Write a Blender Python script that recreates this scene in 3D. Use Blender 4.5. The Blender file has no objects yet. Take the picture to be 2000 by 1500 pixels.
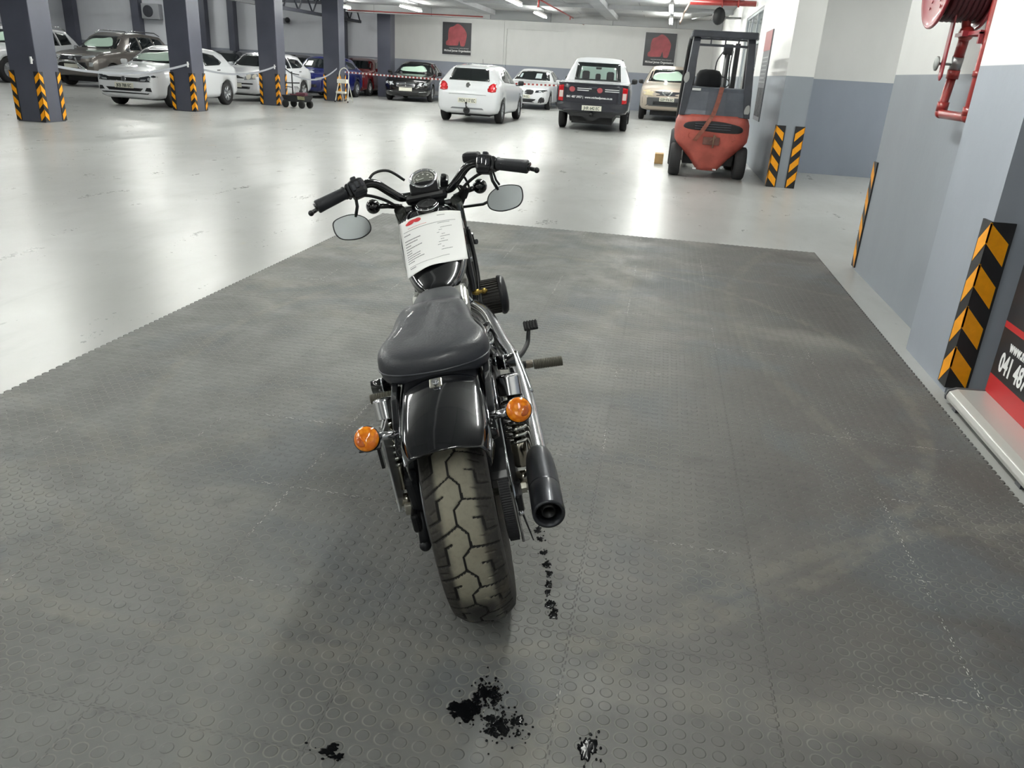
import bpy, bmesh, math, random
from mathutils import Vector, Matrix, Euler
from mathutils.bvhtree import BVHTree
from mathutils.geometry import tessellate_polygon
random.seed(7)
D = bpy.data
C = bpy.context.scene.collection
PI = math.pi
S = bpy.context.scene
R_ = math.radians

# ---------------------------------------------------------------- camera
cam = D.cameras.new('camera'); cam.sensor_width = 36; cam.lens = 1513.67 / 2000 * 36
cam.clip_start = .05; cam.clip_end = 200
camo = D.objects.new('camera', cam); C.objects.link(camo); S.camera = camo
def _cam():
    yaw, pitch, roll = R_(9.4499), R_(22.137), R_(3.4434)
    f = Vector((-math.sin(yaw)*math.cos(pitch), math.cos(yaw)*math.cos(pitch), -math.sin(pitch)))
    r = f.cross(Vector((0, 0, 1))).normalized(); u = r.cross(f)
    r2 = math.cos(roll)*r + math.sin(roll)*u; u2 = -math.sin(roll)*r + math.cos(roll)*u
    m = Matrix(((r2.x, u2.x, -f.x, 0), (r2.y, u2.y, -f.y, 0), (r2.z, u2.z, -f.z, 1.5), (0, 0, 0, 1)))
    camo.matrix_world = m
_cam()

# ---------------------------------------------------------------- world, exposure
W = D.worlds.new('world'); S.world = W; W.use_nodes = True
W.node_tree.nodes['Background'].inputs[0].default_value = (.75, .82, 1, 1)
W.node_tree.nodes['Background'].inputs[1].default_value = .3
S.view_settings.view_transform = 'Standard'; S.view_settings.look = 'None'
S.view_settings.exposure = 0.62; S.view_settings.gamma = 1; S.view_settings.use_curve_mapping = False
TUBE = 85.0          # radiance of the fluorescent tubes

# ---------------------------------------------------------------- materials
def srgb(c):
    if isinstance(c, str):
        c = tuple(int(c[i:i+2], 16)/255 for i in (0, 2, 4))
    return tuple(x/12.92 if x <= .04045 else ((x+.055)/1.055)**2.4 for x in c)
class NT:
    def __init__(s, m): s.t = m.node_tree; s.n = s.t.nodes; s.l = s.t.links
    def new(s, t, **k):
        n = s.n.new(t)
        for a, b in k.items(): setattr(n, a, b)
        return n
    def math(s, op, a, b=None, c=None, clamp=False):
        n = s.new('ShaderNodeMath', operation=op, use_clamp=clamp)
        for i, v in enumerate((a, b, c)):
            if v is None: continue
            if isinstance(v, (int, float)): n.inputs[i].default_value = v
            else: s.l.new(v, n.inputs[i])
        return n.outputs[0]
    def mix(s, f, a, b, bt='MIX'):
        n = s.new('ShaderNodeMix', data_type='RGBA', blend_type=bt)
        for i, v in ((0, f), (6, a), (7, b)):
            if isinstance(v, (int, float)): n.inputs[i].default_value = v
            elif isinstance(v, tuple): n.inputs[i].default_value = (*v[:3], 1)
            else: s.l.new(v, n.inputs[i])
        return n.outputs[2]
    def ramp(s, f, a, b, va=0., vb=1.):
        n = s.new('ShaderNodeMapRange'); n.interpolation_type = 'SMOOTHSTEP'
        s.l.new(f, n.inputs[0])
        for i, v in zip((1, 2, 3, 4), (a, b, va, vb)): n.inputs[i].default_value = v
        return n.outputs[0]
    def noise(s, vec, scale, detail=4, rough=.55, dist=0.):
        n = s.new('ShaderNodeTexNoise'); n.inputs['Scale'].default_value = scale
        n.inputs['Detail'].default_value = detail; n.inputs['Roughness'].default_value = rough
        n.inputs['Distortion'].default_value = dist
        if vec is not None: s.l.new(vec, n.inputs['Vector'])
        return n.outputs[0]
    def pos(s, scale=None):
        g = s.new('ShaderNodeNewGeometry').outputs['Position']
        if scale:
            m = s.new('ShaderNodeMapping'); m.inputs['Scale'].default_value = scale; s.l.new(g, m.inputs[0]); return m.outputs[0]
        return g
    def obj(s, scale=None):
        g = s.new('ShaderNodeTexCoord').outputs['Object']
        if scale:
            m = s.new('ShaderNodeMapping'); m.inputs['Scale'].default_value = scale; s.l.new(g, m.inputs[0]); return m.outputs[0]
        return g
    def bump(s, h, dist=.002, strength=1.):
        b = s.new('ShaderNodeBump'); b.inputs['Distance'].default_value = dist; b.inputs['Strength'].default_value = strength
        s.l.new(h, b.inputs['Height']); return b.outputs[0]
MATS = {}
def mat(name, col, rough=.5, metal=0., coat=0., spec=.5, var=0., vscale=6., bump=0., bscale=60., emis=0., trans=0., alpha=1., rvar=0.):
    if name in MATS: return MATS[name]
    m = D.materials.new(name); m.use_nodes = True; MATS[name] = m
    t = NT(m); b = t.n['Principled BSDF']; c = srgb(col)
    b.inputs['Base Color'].default_value = (*c, 1); b.inputs['Roughness'].default_value = rough
    b.inputs['Metallic'].default_value = metal; b.inputs['Coat Weight'].default_value = coat
    b.inputs['Coat Roughness'].default_value = .04
    b.inputs['Specular IOR Level'].default_value = spec
    if trans: b.inputs['Transmission Weight'].default_value = trans
    if alpha < 1: b.inputs['Alpha'].default_value = alpha
    if var:
        n = t.noise(t.obj(), vscale, 5)
        k = t.ramp(n, .3, .7, 1-var, 1+var*.6)
        v = t.new('ShaderNodeVectorMath', operation='SCALE'); v.inputs[0].default_value = c
        t.l.new(k, v.inputs['Scale']); t.l.new(v.outputs[0], b.inputs['Base Color'])
    if rvar:
        n = t.noise(t.obj(), vscale*1.7, 4); t.l.new(t.ramp(n, .3, .7, max(0, rough-rvar), rough+rvar), b.inputs['Roughness'])
    if bump:
        t.l.new(t.bump(t.noise(t.obj(), bscale, 3), bump), b.inputs['Normal'])
    if emis:
        b.inputs['Emission Color'].default_value = (*c, 1); b.inputs['Emission Strength'].default_value = emis
    return m

# ---------------------------------------------------------------- mesh builder
def V(*a): return Vector(a)
class MB:
    def __init__(s): s.v = []; s.f = []; s.m = []; s.mi = 0; s.sm = []; s.smooth = False; s.T = None
    def mat(s, i, smooth=None):
        s.mi = i
        if smooth is not None: s.smooth = smooth
        return s
    def add(s, vs, fs, smooth=None):
        o = len(s.v)
        for p in vs:
            p = Vector(p); s.v.append(tuple(s.T @ p) if s.T else tuple(p))
        for f in fs: s.f.append(tuple(i+o for i in f)); s.m.append(s.mi); s.sm.append(s.smooth if smooth is None else smooth)
        return s
    def box(s, c, d, rot=None, bev=0., taper=None):
        hx, hy, hz = d[0]/2, d[1]/2, d[2]/2
        M = Matrix.Translation(c) @ (rot.to_matrix().to_4x4() if isinstance(rot, Euler) else (rot.to_4x4() if rot else Matrix()))
        if bev <= 0:
            vs = [M @ V(x*(taper or 1 if z > 0 else 1), y*(taper or 1 if z > 0 else 1), z) for z in (-hz, hz) for x, y in ((-hx, -hy), (hx, -hy), (hx, hy), (-hx, hy))]
            return s.add(vs, [(3, 2, 1, 0), (4, 5, 6, 7), (0, 1, 5, 4), (1, 2, 6, 5), (2, 3, 7, 6), (3, 0, 4, 7)])
        b = min(bev, hx*.95, hy*.95, hz*.95); rings = []
        for z, k in ((-hz, b), (-hz+b*.3, b*.3), (-hz+b, 0), (hz-b, 0), (hz-b*.3, b*.3), (hz, b)):
            r = []
            for sx, sy, a0 in ((1, 1, 0), (-1, 1, 90), (-1, -1, 180), (1, -1, 270)):
                for a in (0, 45, 90):
                    q = R_(a0+a); r.append(M @ V(sx*(hx-b)+math.cos(q)*(b-k), sy*(hy-b)+math.sin(q)*(b-k), z))
            rings.append(r)
        return s.loft(rings, caps=True)
    def loft(s, rings, caps=True, closed=True, smooth=None):
        n = len(rings[0]); vs = [p for r in rings for p in r]; fs = []
        for i in range(len(rings)-1):
            for j in range(n if closed else n-1):
                a, b = i*n+j, i*n+(j+1) % n; fs.append((a, b, b+n, a+n))
        if caps and closed: fs.append(tuple(range(n))[::-1]); fs.append(tuple(range((len(rings)-1)*n, len(rings)*n)))
        return s.add(vs, fs, smooth)
    def cyl(s, a, b, r, r2=None, n=16, caps=True, smooth=True):
        a, b = Vector(a), Vector(b); r2 = r if r2 is None else r2
        d = (b-a).normalized(); x = d.orthogonal().normalized(); y = d.cross(x)
        R = [[p+(x*math.cos(2*PI*i/n)+y*math.sin(2*PI*i/n))*q for i in range(n)] for p, q in ((a, r), (b, r2))]
        o = len(s.f); s.loft(R, False, True, smooth)
        if caps: s.add(R[0], [tuple(range(n))[::-1]], False); s.add(R[1], [tuple(range(n))], False)
        return s
    def tube(s, pts, r, n=8, res=0, caps=True, closed=False):
        pts = [Vector(p) for p in pts]
        if res: pts = smoothpath(pts, res, closed)
        N = len(pts); R = []
        t0 = (pts[1]-pts[0]).normalized(); x = t0.orthogonal().normalized()
        for i, p in enumerate(pts):
            if closed: t = (pts[(i+1) % N]-pts[i-1]).normalized()
            else: t = (pts[min(i+1, N-1)]-pts[max(i-1, 0)]).normalized()
            x = (x-t*x.dot(t)).normalized(); y = t.cross(x)
            rr = r(i/(N-1)) if callable(r) else r
            R.append([p+(x*math.cos(2*PI*k/n)+y*math.sin(2*PI*k/n))*rr for k in range(n)])
        if closed: R.append(R[0])
        return s.loft(R, caps and not closed, True, True)
    def lathe(s, prof, o=(0, 0, 0), ax=(0, 0, 1), n=24, ang=2*PI, start=0., x=None, caps=False):
        o = Vector(o); z = Vector(ax).normalized(); x = Vector(x) if x else z.orthogonal().normalized(); y = z.cross(x)
        full = abs(ang-2*PI) < 1e-6; R = []
        for r, h in prof:
            k = n if full else n+1
            R.append([o+z*h+(x*math.cos(start+ang*i/n)+y*math.sin(start+ang*i/n))*max(r, 1e-5) for i in range(k)])
        return s.loft(R, caps, full, True)
    def prism(s, poly, z0, z1, M=None):
        """poly: 2-D outline (ccw) in the xy plane, extruded z0..z1, M places it"""
        M = M or Matrix(); n = len(poly)
        vs = [M @ V(x, y, z) for z in (z0, z1) for x, y in poly]
        tri = tessellate_polygon([[V(x, y, 0) for x, y in poly]])
        def up(t): 
            a, b, c = [poly[i] for i in t]; return (b[0]-a[0])*(c[1]-a[1])-(b[1]-a[1])*(c[0]-a[0]) > 0
        fs = []
        for t in tri:
            t = t if up(t) else t[::-1]
            fs.append(tuple(t[::-1])); fs.append(tuple(i+n for i in t))
        area = sum(poly[i][0]*poly[(i+1) % n][1]-poly[(i+1) % n][0]*poly[i][1] for i in range(n))
        for i in range(n):
            j = (i+1) % n; q = (i, j, j+n, i+n); fs.append(q if area > 0 else q[::-1])
        return s.add(vs, fs)
    def ball(s, c, r, n=16, m=10, sc=(1, 1, 1)):
        c = Vector(c)
        R = [[c+V(math.cos(2*PI*i/n)*math.sin(PI*j/m)*r*sc[0], math.sin(2*PI*i/n)*math.sin(PI*j/m)*r*sc[1], -math.cos(PI*j/m)*r*sc[2]) for i in range(n)] for j in range(m+1)]
        for k in (0, m): R[k] = [c+V(math.cos(2*PI*i/n)*1e-4, math.sin(2*PI*i/n)*1e-4, (-1 if k == 0 else 1)*r*sc[2]) for i in range(n)]
        return s.loft(R, False, True, True)
    def build(s, name, mats, parent=None, bevel=0., subsurf=0, fixn=True):
        me = D.meshes.new(name); me.from_pydata(s.v, [], s.f)
        if not isinstance(mats, (list, tuple)): mats = [mats]
        for m in mats: me.materials.append(m)
        me.polygons.foreach_set('material_index', s.m); me.polygons.foreach_set('use_smooth', s.sm)
        if fixn:
            bm = bmesh.new(); bm.from_mesh(me); bmesh.ops.remove_doubles(bm, verts=bm.verts, dist=1e-5)
            bmesh.ops.recalc_face_normals(bm, faces=bm.faces); bm.to_mesh(me); bm.free()
        me.update()
        o = D.objects.new(name, me); C.objects.link(o)
        if parent: o.parent = parent
        if bevel:
            b = o.modifiers.new('bevel', 'BEVEL'); b.width = bevel; b.segments = 2; b.limit_method = 'ANGLE'; b.angle_limit = .6
        if subsurf:
            b = o.modifiers.new('sub', 'SUBSURF'); b.levels = subsurf; b.render_levels = subsurf
        return o
def smoothpath(P, res, closed=False):
    N = len(P); out = []
    g = (lambda i: P[i % N]) if closed else (lambda i: P[max(0, min(N-1, i))])
    for i in range(N if closed else N-1):
        a, b, c, d = g(i-1), g(i), g(i+1), g(i+2)
        for k in range(res):
            t = k/res
            out.append(.5*((2*b)+(c-a)*t+(2*a-5*b+4*c-d)*t*t+(3*b-a-3*c+d)*t**3))
    if not closed: out.append(P[-1])
    return out
def thing(name, label, cat, loc=(0, 0, 0), rotz=0., group=None, scale=None):
    o = D.objects.new(name, None); C.objects.link(o); o.location = loc; o.rotation_euler = (0, 0, rotz)
    o.empty_display_size = .1
    if scale: o.scale = (scale,)*3
    o['label'] = label; o['category'] = cat
    if group: o['group'] = group
    return o
def tag(o, label, cat, group=None, kind=None):
    o['label'] = label; o['category'] = cat
    if group: o['group'] = group
    if kind: o['kind'] = kind
    return o
def struct(mb, name, mats, parent=None, bevel=0.):
    o = mb.build(name, mats, parent, bevel)
    if not parent: o['kind'] = 'structure'
    return o
def copytree(o, parent=None):
    c = o.copy(); C.objects.link(c)
    if parent: c.parent = parent
    for ch in o.children: copytree(ch, c)
    return c
def text(s, name, m, size, M, parent=None, align='LEFT', ext=.0006, bold=0., sx=1., sp=1.):
    cu = D.curves.new('t', 'FONT'); cu.body = s; cu.size = size; cu.extrude = ext; cu.offset = bold; cu.align_x = align; cu.resolution_u = 3; cu.space_character = sp
    o = D.objects.new('t', cu); C.objects.link(o)
    dg = bpy.context.evaluated_depsgraph_get(); dg.update()
    me = D.meshes.new_from_object(o.evaluated_get(dg)); D.objects.remove(o); D.curves.remove(cu)
    me.transform(Matrix.Diagonal((sx, 1, 1, 1))); me.transform(M); me.materials.clear(); me.materials.append(m)
    o = D.objects.new(name, me); C.objects.link(o)
    if parent: o.parent = parent
    return o
def frame(o, x, y, z=None):
    x = Vector(x).normalized(); y = Vector(y).normalized(); z = x.cross(y).normalized(); y = z.cross(x)
    return Matrix(((x.x, y.x, z.x, o[0]), (x.y, y.y, z.y, o[1]), (x.z, y.z, z.z, o[2]), (0, 0, 0, 1)))

BLACK = mat('black_plastic', '15161a', .38); CHROME = mat('chrome', 'd8d8dc', .12, 1.)
GBLACK = mat('gloss_black_paint', '06070a', .12, 0, .9, var=.2, rvar=.05)
RUBBER = mat('rubber', '1a1a1b', .75, bump=.0008, bscale=300)
STEEL = mat('steel', '9a9a9a', .35, .9, var=.2); WHITEP = mat('white_plastic', 'dcdcdc', .4)
YEL = mat('reflective_yellow', 'f2a005', .45, var=.06, vscale=30); GUARD = mat('black_rubber_guard', '1b1b1e', .5)
# ================================================================ SETTING
CE = 3.55   # soffit height
def floor_mat():
    m = D.materials.new('painted_concrete_floor'); m.use_nodes = True; t = NT(m); b = t.n['Principled BSDF']; P = t.pos()
    n1 = t.noise(P, .35, 6, .6, .4); n2 = t.noise(t.pos((1, .35, 1)), 3.2, 8, .65, .3); n3 = t.noise(P, 26, 4)
    col = t.mix(t.ramp(n1, .3, .72), srgb('a0a19e'), srgb('b3b4b2'))
    col = t.mix(t.ramp(n2, .54, .74, 0, .34), col, srgb('8f918e'))
    # dark scuffs, chips, and yellowish paint patches
    n4 = t.noise(t.pos((1, .5, 1)), 5.5, 3, .5, .2); n5 = t.noise(P, .8, 2)
    ch = t.math('MULTIPLY', t.ramp(n4, .68, .73), t.ramp(n5, .42, .56))
    col = t.mix(ch, col, srgb('6c6c68'))
    n6 = t.noise(t.pos((1, .6, 1)), 3.1, 3, .5); n7 = t.noise(P, .5, 1)
    ch2 = t.math('MULTIPLY', t.ramp(n6, .68, .74), t.ramp(n7, .5, .6))
    col = t.mix(t.math('MULTIPLY', ch2, .5), col, srgb('b5a88c'))
    t.l.new(col, b.inputs['Base Color'])
    r = t.ramp(t.math('ADD', n2, t.math('MULTIPLY', n3, .4)), .4, .95, .265, .33); t.l.new(r, b.inputs['Roughness'])
    b.inputs['Specular IOR Level'].default_value = .42
    h = t.math('ADD', t.noise(t.pos((1, .6, 1)), 1.6, 2), t.math('MULTIPLY', t.noise(P, 10, 3), .07))
    t.l.new(t.bump(h, .0006, .5), b.inputs['Normal']); return m
FLOORM = floor_mat()
def wall_mat(name, top, low, h=1.625, scuff=.8):
    m = D.materials.new(name); m.use_nodes = True; t = NT(m); b = t.n['Principled BSDF']; P = t.pos()
    z = t.new('ShaderNodeSeparateXYZ'); t.l.new(P, z.inputs[0])
    n = t.noise(t.pos((1, 1, .5)), 1.7, 5)
    k = t.ramp(z.outputs[2], h-.002, h+.002)
    lo = t.mix(t.ramp(n, .35, .7), srgb(low), tuple(c*1.08 for c in srgb(low)))
    hi = t.mix(t.ramp(n, .35, .7), srgb(top), tuple(c*.95 for c in srgb(top)))
    col = t.mix(k, lo, hi)
    # scuffs low down on the wall
    s1 = t.noise(t.pos((1, 1, .45)), 3.4, 2, .4); sc = t.math('MULTIPLY', t.ramp(s1, .745, .80), t.ramp(z.outputs[2], .9, .6))
    col = t.mix(t.math('MULTIPLY', sc, scuff), col, srgb('3a3b40'))
    t.l.new(col, b.inputs['Base Color']); b.inputs['Roughness'].default_value = .5
    t.l.new(t.bump(t.noise(P, 9, 6), .004, .5), b.inputs['Normal']); return m
WALLM = wall_mat('two_tone_wall', 'dededc', '868c93')
WALLD = wall_mat('two_tone_wall_blue', 'd2d2d1', '858c98')
WALLB = wall_mat('back_wall_paint', 'd6d6d4', '8a8f9a')
GREYW = wall_mat('bay_wall_paint', 'd4d6dc', '8a8e98')
def bx(x0, x1, y0, y1, z0, z1, mb=None):
    mb = mb or MB(); return mb.box(((x0+x1)/2, (y0+y1)/2, (z0+z1)/2), (x1-x0, y1-y0, z1-z0))
XL, YB, YF = -34.0, -11.0, 38.5
struct(bx(XL-.3, 9, YB-.3, YF+.3, -.3, 0), 'floor', FLOORM)
# ceiling: concrete soffit with shutter-board panels
def ceil_mat():
    m = D.materials.new('shuttered_concrete'); m.use_nodes = True; t = NT(m); b = t.n['Principled BSDF']; P = t.pos()
    br = t.new('ShaderNodeTexBrick'); t.l.new(P, br.inputs['Vector'])
    br.inputs['Scale'].default_value = 1.; br.inputs['Brick Width'].default_value = 2.4; br.inputs['Row Height'].default_value = 1.2
    br.inputs['Mortar Size'].default_value = .012; br.offset = .5
    br.inputs['Color1'].default_value = (*srgb('a2a3a3'), 1); br.inputs['Color2'].default_value = (*srgb('87898b'), 1); br.inputs['Mortar'].default_value = (*srgb('5f6062'), 1)
    n = t.noise(P, 1.5, 6)
    col = t.mix(t.ramp(n, .35, .7, 0, .5), br.outputs[0], srgb('8e8f8f')); t.l.new(col, b.inputs['Base Color']); b.inputs['Roughness'].default_value = .7
    t.l.new(t.bump(t.noise(P, 3, 5), .01), b.inputs['Normal']); return m
CEM = ceil_mat()
struct(bx(-13.2, 9, YB-.3, YF+.3, CE, CE+.3), 'ceiling', CEM)
struct(bx(XL-.3, -13.2, YB-.3, YF+.3, 6.2, 6.5), 'ceiling_side_bay', mat('dark_soffit', 'a4a6aa', .8))
mb = MB(); bx(-13.5, -13.2, YB, YF, CE, 6.2, mb); struct(mb, 'trim_1', mat('bay_fascia', '6c6e74', .7))
# back wall: the white hall stretch with a shallow blocked opening, then the grey bay stretch
mb = MB()
bx(-13.17, -7.64, YF, YF+.3, 0, CE, mb); bx(-7.64, -4.95, YF, YF+.3, 3.17, CE, mb)
bx(-7.64, -4.95, YF+.09, YF+.3, 0, 3.17, mb); bx(-4.95, 6, YF, YF+.3, 0, CE, mb); bx(-9.3+1.2, -9.3+1.55, YF-.05, YF, 0, CE, mb)
struct(mb, 'wall_back', WALLB)
struct(bx(XL, -13.17, YF, YF+.3, 0, 6.3), 'wall_back_bay', GREYW)
struct(bx(XL-.3, XL, YB, YF, 0, 6.3), 'wall_left', GREYW)
struct(bx(XL, 9, YB-.3, YB, 0, 6.3), 'wall_behind_camera', WALLM)
# right-hand side
struct(bx(1.83, 2.25, 5.0, 7.38, 0, CE), 'wall_right_reel', WALLM)
def pil():
    mb = MB(); b = .02
    mb.prism([(1.67, 4.27+.0), (1.67, 5.02), (2.4, 5.02), (2.4, 4.27)], 0, CE); return mb
struct(pil(), 'wall_right_pilaster', wall_mat('two_tone_pilaster', 'e4e4e3', '9298a1', 1.655, .0))
struct(bx(2.12, 2.4, YB, 4.27, 0, CE), 'wall_right_near', WALLD)
struct(bx(2.25, 8.9, 7.30, 7.38, 0, CE), 'wall_recess_near', WALLM)
struct(bx(2.1, 8.9, 15.6, 15.8, 0, CE), 'wall_recess_back', WALLD)
struct(bx(8.9, 9.1, 4, 16, 0, CE), 'wall_recess_end', WALLM)
# long right wall beyond: starts as the pier that carries the two guards
mb = MB(); bx(1.70, 2.10, 13.02, 16.4, 0, CE, mb)
bx(1.72, 2.1, 16.4, 18.2, 0, CE, mb); bx(1.72, 2.1, 18.2, 22.2, 0, .64, mb); bx(1.72, 2.1, 18.2, 22.2, 2.98, CE, mb); bx(1.72, 2.1, 22.2, YF, 0, CE, mb)
struct(mb, 'wall_right_far', WALLM)
# window in the long right wall
mb = MB(); FR = mat('grey_window_frame', '8d9196', .45)
for y in (18.23, 19.5, 20.85, 22.17): bx(1.74, 1.80, y-.03, y+.03, .64, 2.98, mb)
for z in (.67, 2.3, 2.95): bx(1.74, 1.80, 18.2, 22.2, z-.03, z+.03, mb)
w = struct(mb, 'window_1', FR)
mb = MB(); bx(1.765, 1.775, 18.25, 22.15, .68, 2.94, mb); struct(mb, 'window_pane', mat('window_glass', 'a9b2b4', .06, 0, .5), w)

# rubber floor tiles: one laid mat
def stud_mat():
    m = D.materials.new('studded_rubber'); m.use_nodes = True; t = NT(m); b = t.n['Principled BSDF']; P = t.pos()
    s = t.new('ShaderNodeSeparateXYZ'); t.l.new(P, s.inputs[0]); p = .0468
    def cell(c, off):
        a = t.math('FRACT', t.math('DIVIDE', t.math('ADD', c, 100*p+off), p)); return t.math('SUBTRACT', a, .5)
    u = cell(s.outputs[0], .437-.0234*9+.0234*8); v = cell(s.outputs[1], -1.416+.0234)
    r = t.math('SQRT', t.math('ADD', t.math('MULTIPLY', u, u), t.math('MULTIPLY', v, v)))
    stud = t.ramp(r, .37, .30); ring = t.math('MULTIPLY', t.ramp(r, .30, .36), t.ramp(r, .44, .37))
    # seams, with interlocking teeth
    def seam(a, b_, off):
        tooth = t.math('MULTIPLY', t.math('ROUND', t.math('FRACT', t.math('DIVIDE', b_, .028))), .006)
        f = t.math('FRACT', t.math('DIVIDE', t.math('ADD', t.math('ADD', a, tooth), 55.5-off), .555))
        d = t.math('ABSOLUTE', t.math('SUBTRACT', f, .5)); return t.ramp(d, .4965, .4985)
    sm = t.math('MAXIMUM', seam(s.outputs[0], s.outputs[1], .468), seam(s.outputs[1], s.outputs[0], 1.808))
    n1 = t.noise(P, .55, 5, .6, .6); n2 = t.noise(P, 2.6, 7, .62, .4); n3 = t.noise(P, 40, 4); n8 = t.noise(P, 9, 6, .65)
    # grey on the left, darker and browner towards the right
    gx = t.ramp(t.math('ADD', s.outputs[0], t.math('MULTIPLY', n1, 1.2)), -.2, 1.9)
    col = t.mix(gx, srgb('6e6f6c'), srgb('55524f'))
    col = t.mix(t.ramp(n2, .38, .66, 0, .6), col, srgb('60615f'))
    col = t.mix(t.ramp(n1, .48, .66, 0, .75), col, srgb('82807a'))
    col = t.mix(t.ramp(t.noise(P, 1.3, 4, .6, .5), .50, .64, 0, .6), col, srgb('5b6063'))
    col = t.mix(t.ramp(n8, .52, .75, 0, .5), col, srgb('4c4d4c'))
    # long curved tyre tracks of pale dust
    def arc(cx, cy, R, w, a=1.):
        dx = t.math('SUBTRACT', s.outputs[0], cx); dy = t.math('SUBTRACT', s.outputs[1], cy)
        d = t.math('SQRT', t.math('ADD', t.math('MULTIPLY', dx, dx), t.math('MULTIPLY', dy, dy)))
        d = t.math('ABSOLUTE', t.math('SUBTRACT', t.math('ADD', d, t.math('MULTIPLY', n2, .05)), R)); return t.ramp(d, w, w*.4, 0, a)
    tr = arc(-1.15, 4.1, 2.6, .05, .5)
    for q in (arc(.25, 3.9, 2.62, .045, .35), arc(2.2, .4, 2.55, .05, .45), arc(-3.5, 0, 2.9, .06, .3), arc(0, 6.6, 5.0, .07, .35), arc(6, 5.4, 5.4, .06, .3), arc(-4.2, 5.8, 4.1, .07, .3)):
        tr = t.math('MAXIMUM', tr, q)
    tr = t.math('MULTIPLY', tr, t.ramp(n8, .35, .6))
    col = t.mix(t.math('MULTIPLY', tr, .6), col, srgb('8a867a'))
    n5 = t.noise(t.pos((.6, 2.4, 1)), 1.1, 5, .7, .5)
    col = t.mix(t.ramp(n5, .60, .78, 0, .4), col, srgb('403f3d'))
    col = t.mix(t.math('MULTIPLY', ring, t.ramp(n2, .4, .65, .05, .4)), col, srgb('9a988f'))
    spk = t.ramp(t.noise(P, 120, 2), .74, .78, 0, .35); col = t.mix(spk, col, srgb('b0aea6'))
    col = t.mix(t.math('MULTIPLY', sm, t.ramp(n1, .35, .65, .15, .6)), col, srgb('43433f'))
    dsh = t.math('MULTIPLY', sm, t.math('MULTIPLY', t.ramp(t.noise(P, 1.2, 1), .53, .60), t.ramp(t.noise(P, 75, 1), .48, .56)))
    col = t.mix(dsh, col, srgb('c4c2ba'))
    t.l.new(col, b.inputs['Base Color'])
    t.l.new(t.ramp(t.math('ADD', n2, t.math('MULTIPLY', n3, .3)), .4, .9, .42, .68), b.inputs['Roughness'])
    b.inputs['Specular IOR Level'].default_value = .25
    h = t.math('ADD', t.math('SUBTRACT', stud, t.math('MULTIPLY', sm, .5)), t.math('MULTIPLY', n3, .12))
    t.l.new(t.bump(h, .0026, 1.), b.inputs['Normal']); return m
mb = MB(); x0, x1, y0, y1, zt = -5.03, 1.587, -2.8, 7.9, .006
x0 = -2.81
# toothed outline where two loose edges show
out = []; tp = .0468
def teeth(a, b, fix, ax, sgn):
    n = int(abs(b-a)/tp); q = []
    for i in range(n):
        u = a+(b-a)*i/n; w = a+(b-a)*(i+.45)/n; w2 = a+(b-a)*(i+.55)/n; e = a+(b-a)*(i+1)/n
        for c, k in ((u, 0), (w, 0), (w2, sgn*.012), (e-(b-a)/n*.1, sgn*.012)):
            q.append((c, fix+k) if ax == 'x' else (fix+k, c))
    return q
out += [(x0, y0), (x1, y0)] + teeth(y0+.01, y1-.01, x1, 'y', -1) + [(x1, y1)] + teeth(x1-.02, x0+.02, y1, 'x', -1) + [(x0, y1)] + teeth(y1-.02, y0+.02, x0, 'y', 1)
mb.prism(out, .0004, zt)
tag(mb.build('rubber_floor_mat', stud_mat(), fixn=False), 'large dark grey studded rubber mat of interlocking tiles under the motorcycle', 'mat')

# ---------------------------------------------------------------- square columns with arrow corner strips
COLM = mat('charcoal_column_paint', '4a4c58', .34, var=.12, vscale=1.2)
COLL = mat('charcoal_column_side', '4a4c58', .34, var=.12, vscale=1.2)
def corner_guard(h0, h1, w, n, parent=None, corner=(0, 0), sx=1, sy=1, name='corner_guard', up=1):
    """L-shaped rubber strip on a vertical corner: legs run sx along x and sy along y from the corner"""
    t = .012; cx, cy = corner; g = MB()
    for (a, b) in ((sx, 0), (0, sy)):
        if a: bx(min(cx-sx*t, cx+a*w), max(cx-sx*t, cx+a*w), min(cy, cy-sy*t), max(cy, cy-sy*t), h0, h1, g)
        else: bx(min(cx, cx-sx*t), max(cx, cx-sx*t), min(cy, cy+b*w), max(cy, cy+b*w), h0, h1, g)
    o = g.build(name, GUARD, parent)
    s = MB(); H = (h1-h0)/n; e = .0015; d = w*.88
    for i in range(n):
        zb = h0+H*i+H*.02
        ap = zb+d*1.22*up; th = H*.52
        q = [(0, ap if up else zb), (d, zb), (d, zb+th), (0, ap+th)]
        for leg in (0, 1):
            vs = []
            for off in (t*.5, t+e):
                for (u, z) in q:
                    z = min(max(z, h0+.004), h1-.004)
                    if leg == 0: vs.append((cx-sx*(t+e if u == 0 else 0)+sx*u, cy-sy*off, z))
                    else: vs.append((cx-sx*off, cy-sy*(t+e if u == 0 else 0)+sy*u, z))
            s.add(vs, [(0, 1, 2, 3), (7, 6, 5, 4), (0, 4, 5, 1), (1, 5, 6, 2), (2, 6, 7, 3), (3, 7, 4, 0)])
    s.build('chevron', YEL, o); return o
cols = [(-11.9, 14.05, 'nearest of the four charcoal columns with orange arrow corner strips, at the left edge'),
        (-11.9, 19.3, 'charcoal column with orange arrow strips in front of the white hatchback facing the camera'),
        (-11.9, 24.0, 'charcoal column with orange arrow strips beside the black hand cart'),
        (-11.9, 28.9, 'charcoal column with orange arrow strips behind the white stepladder')]
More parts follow.
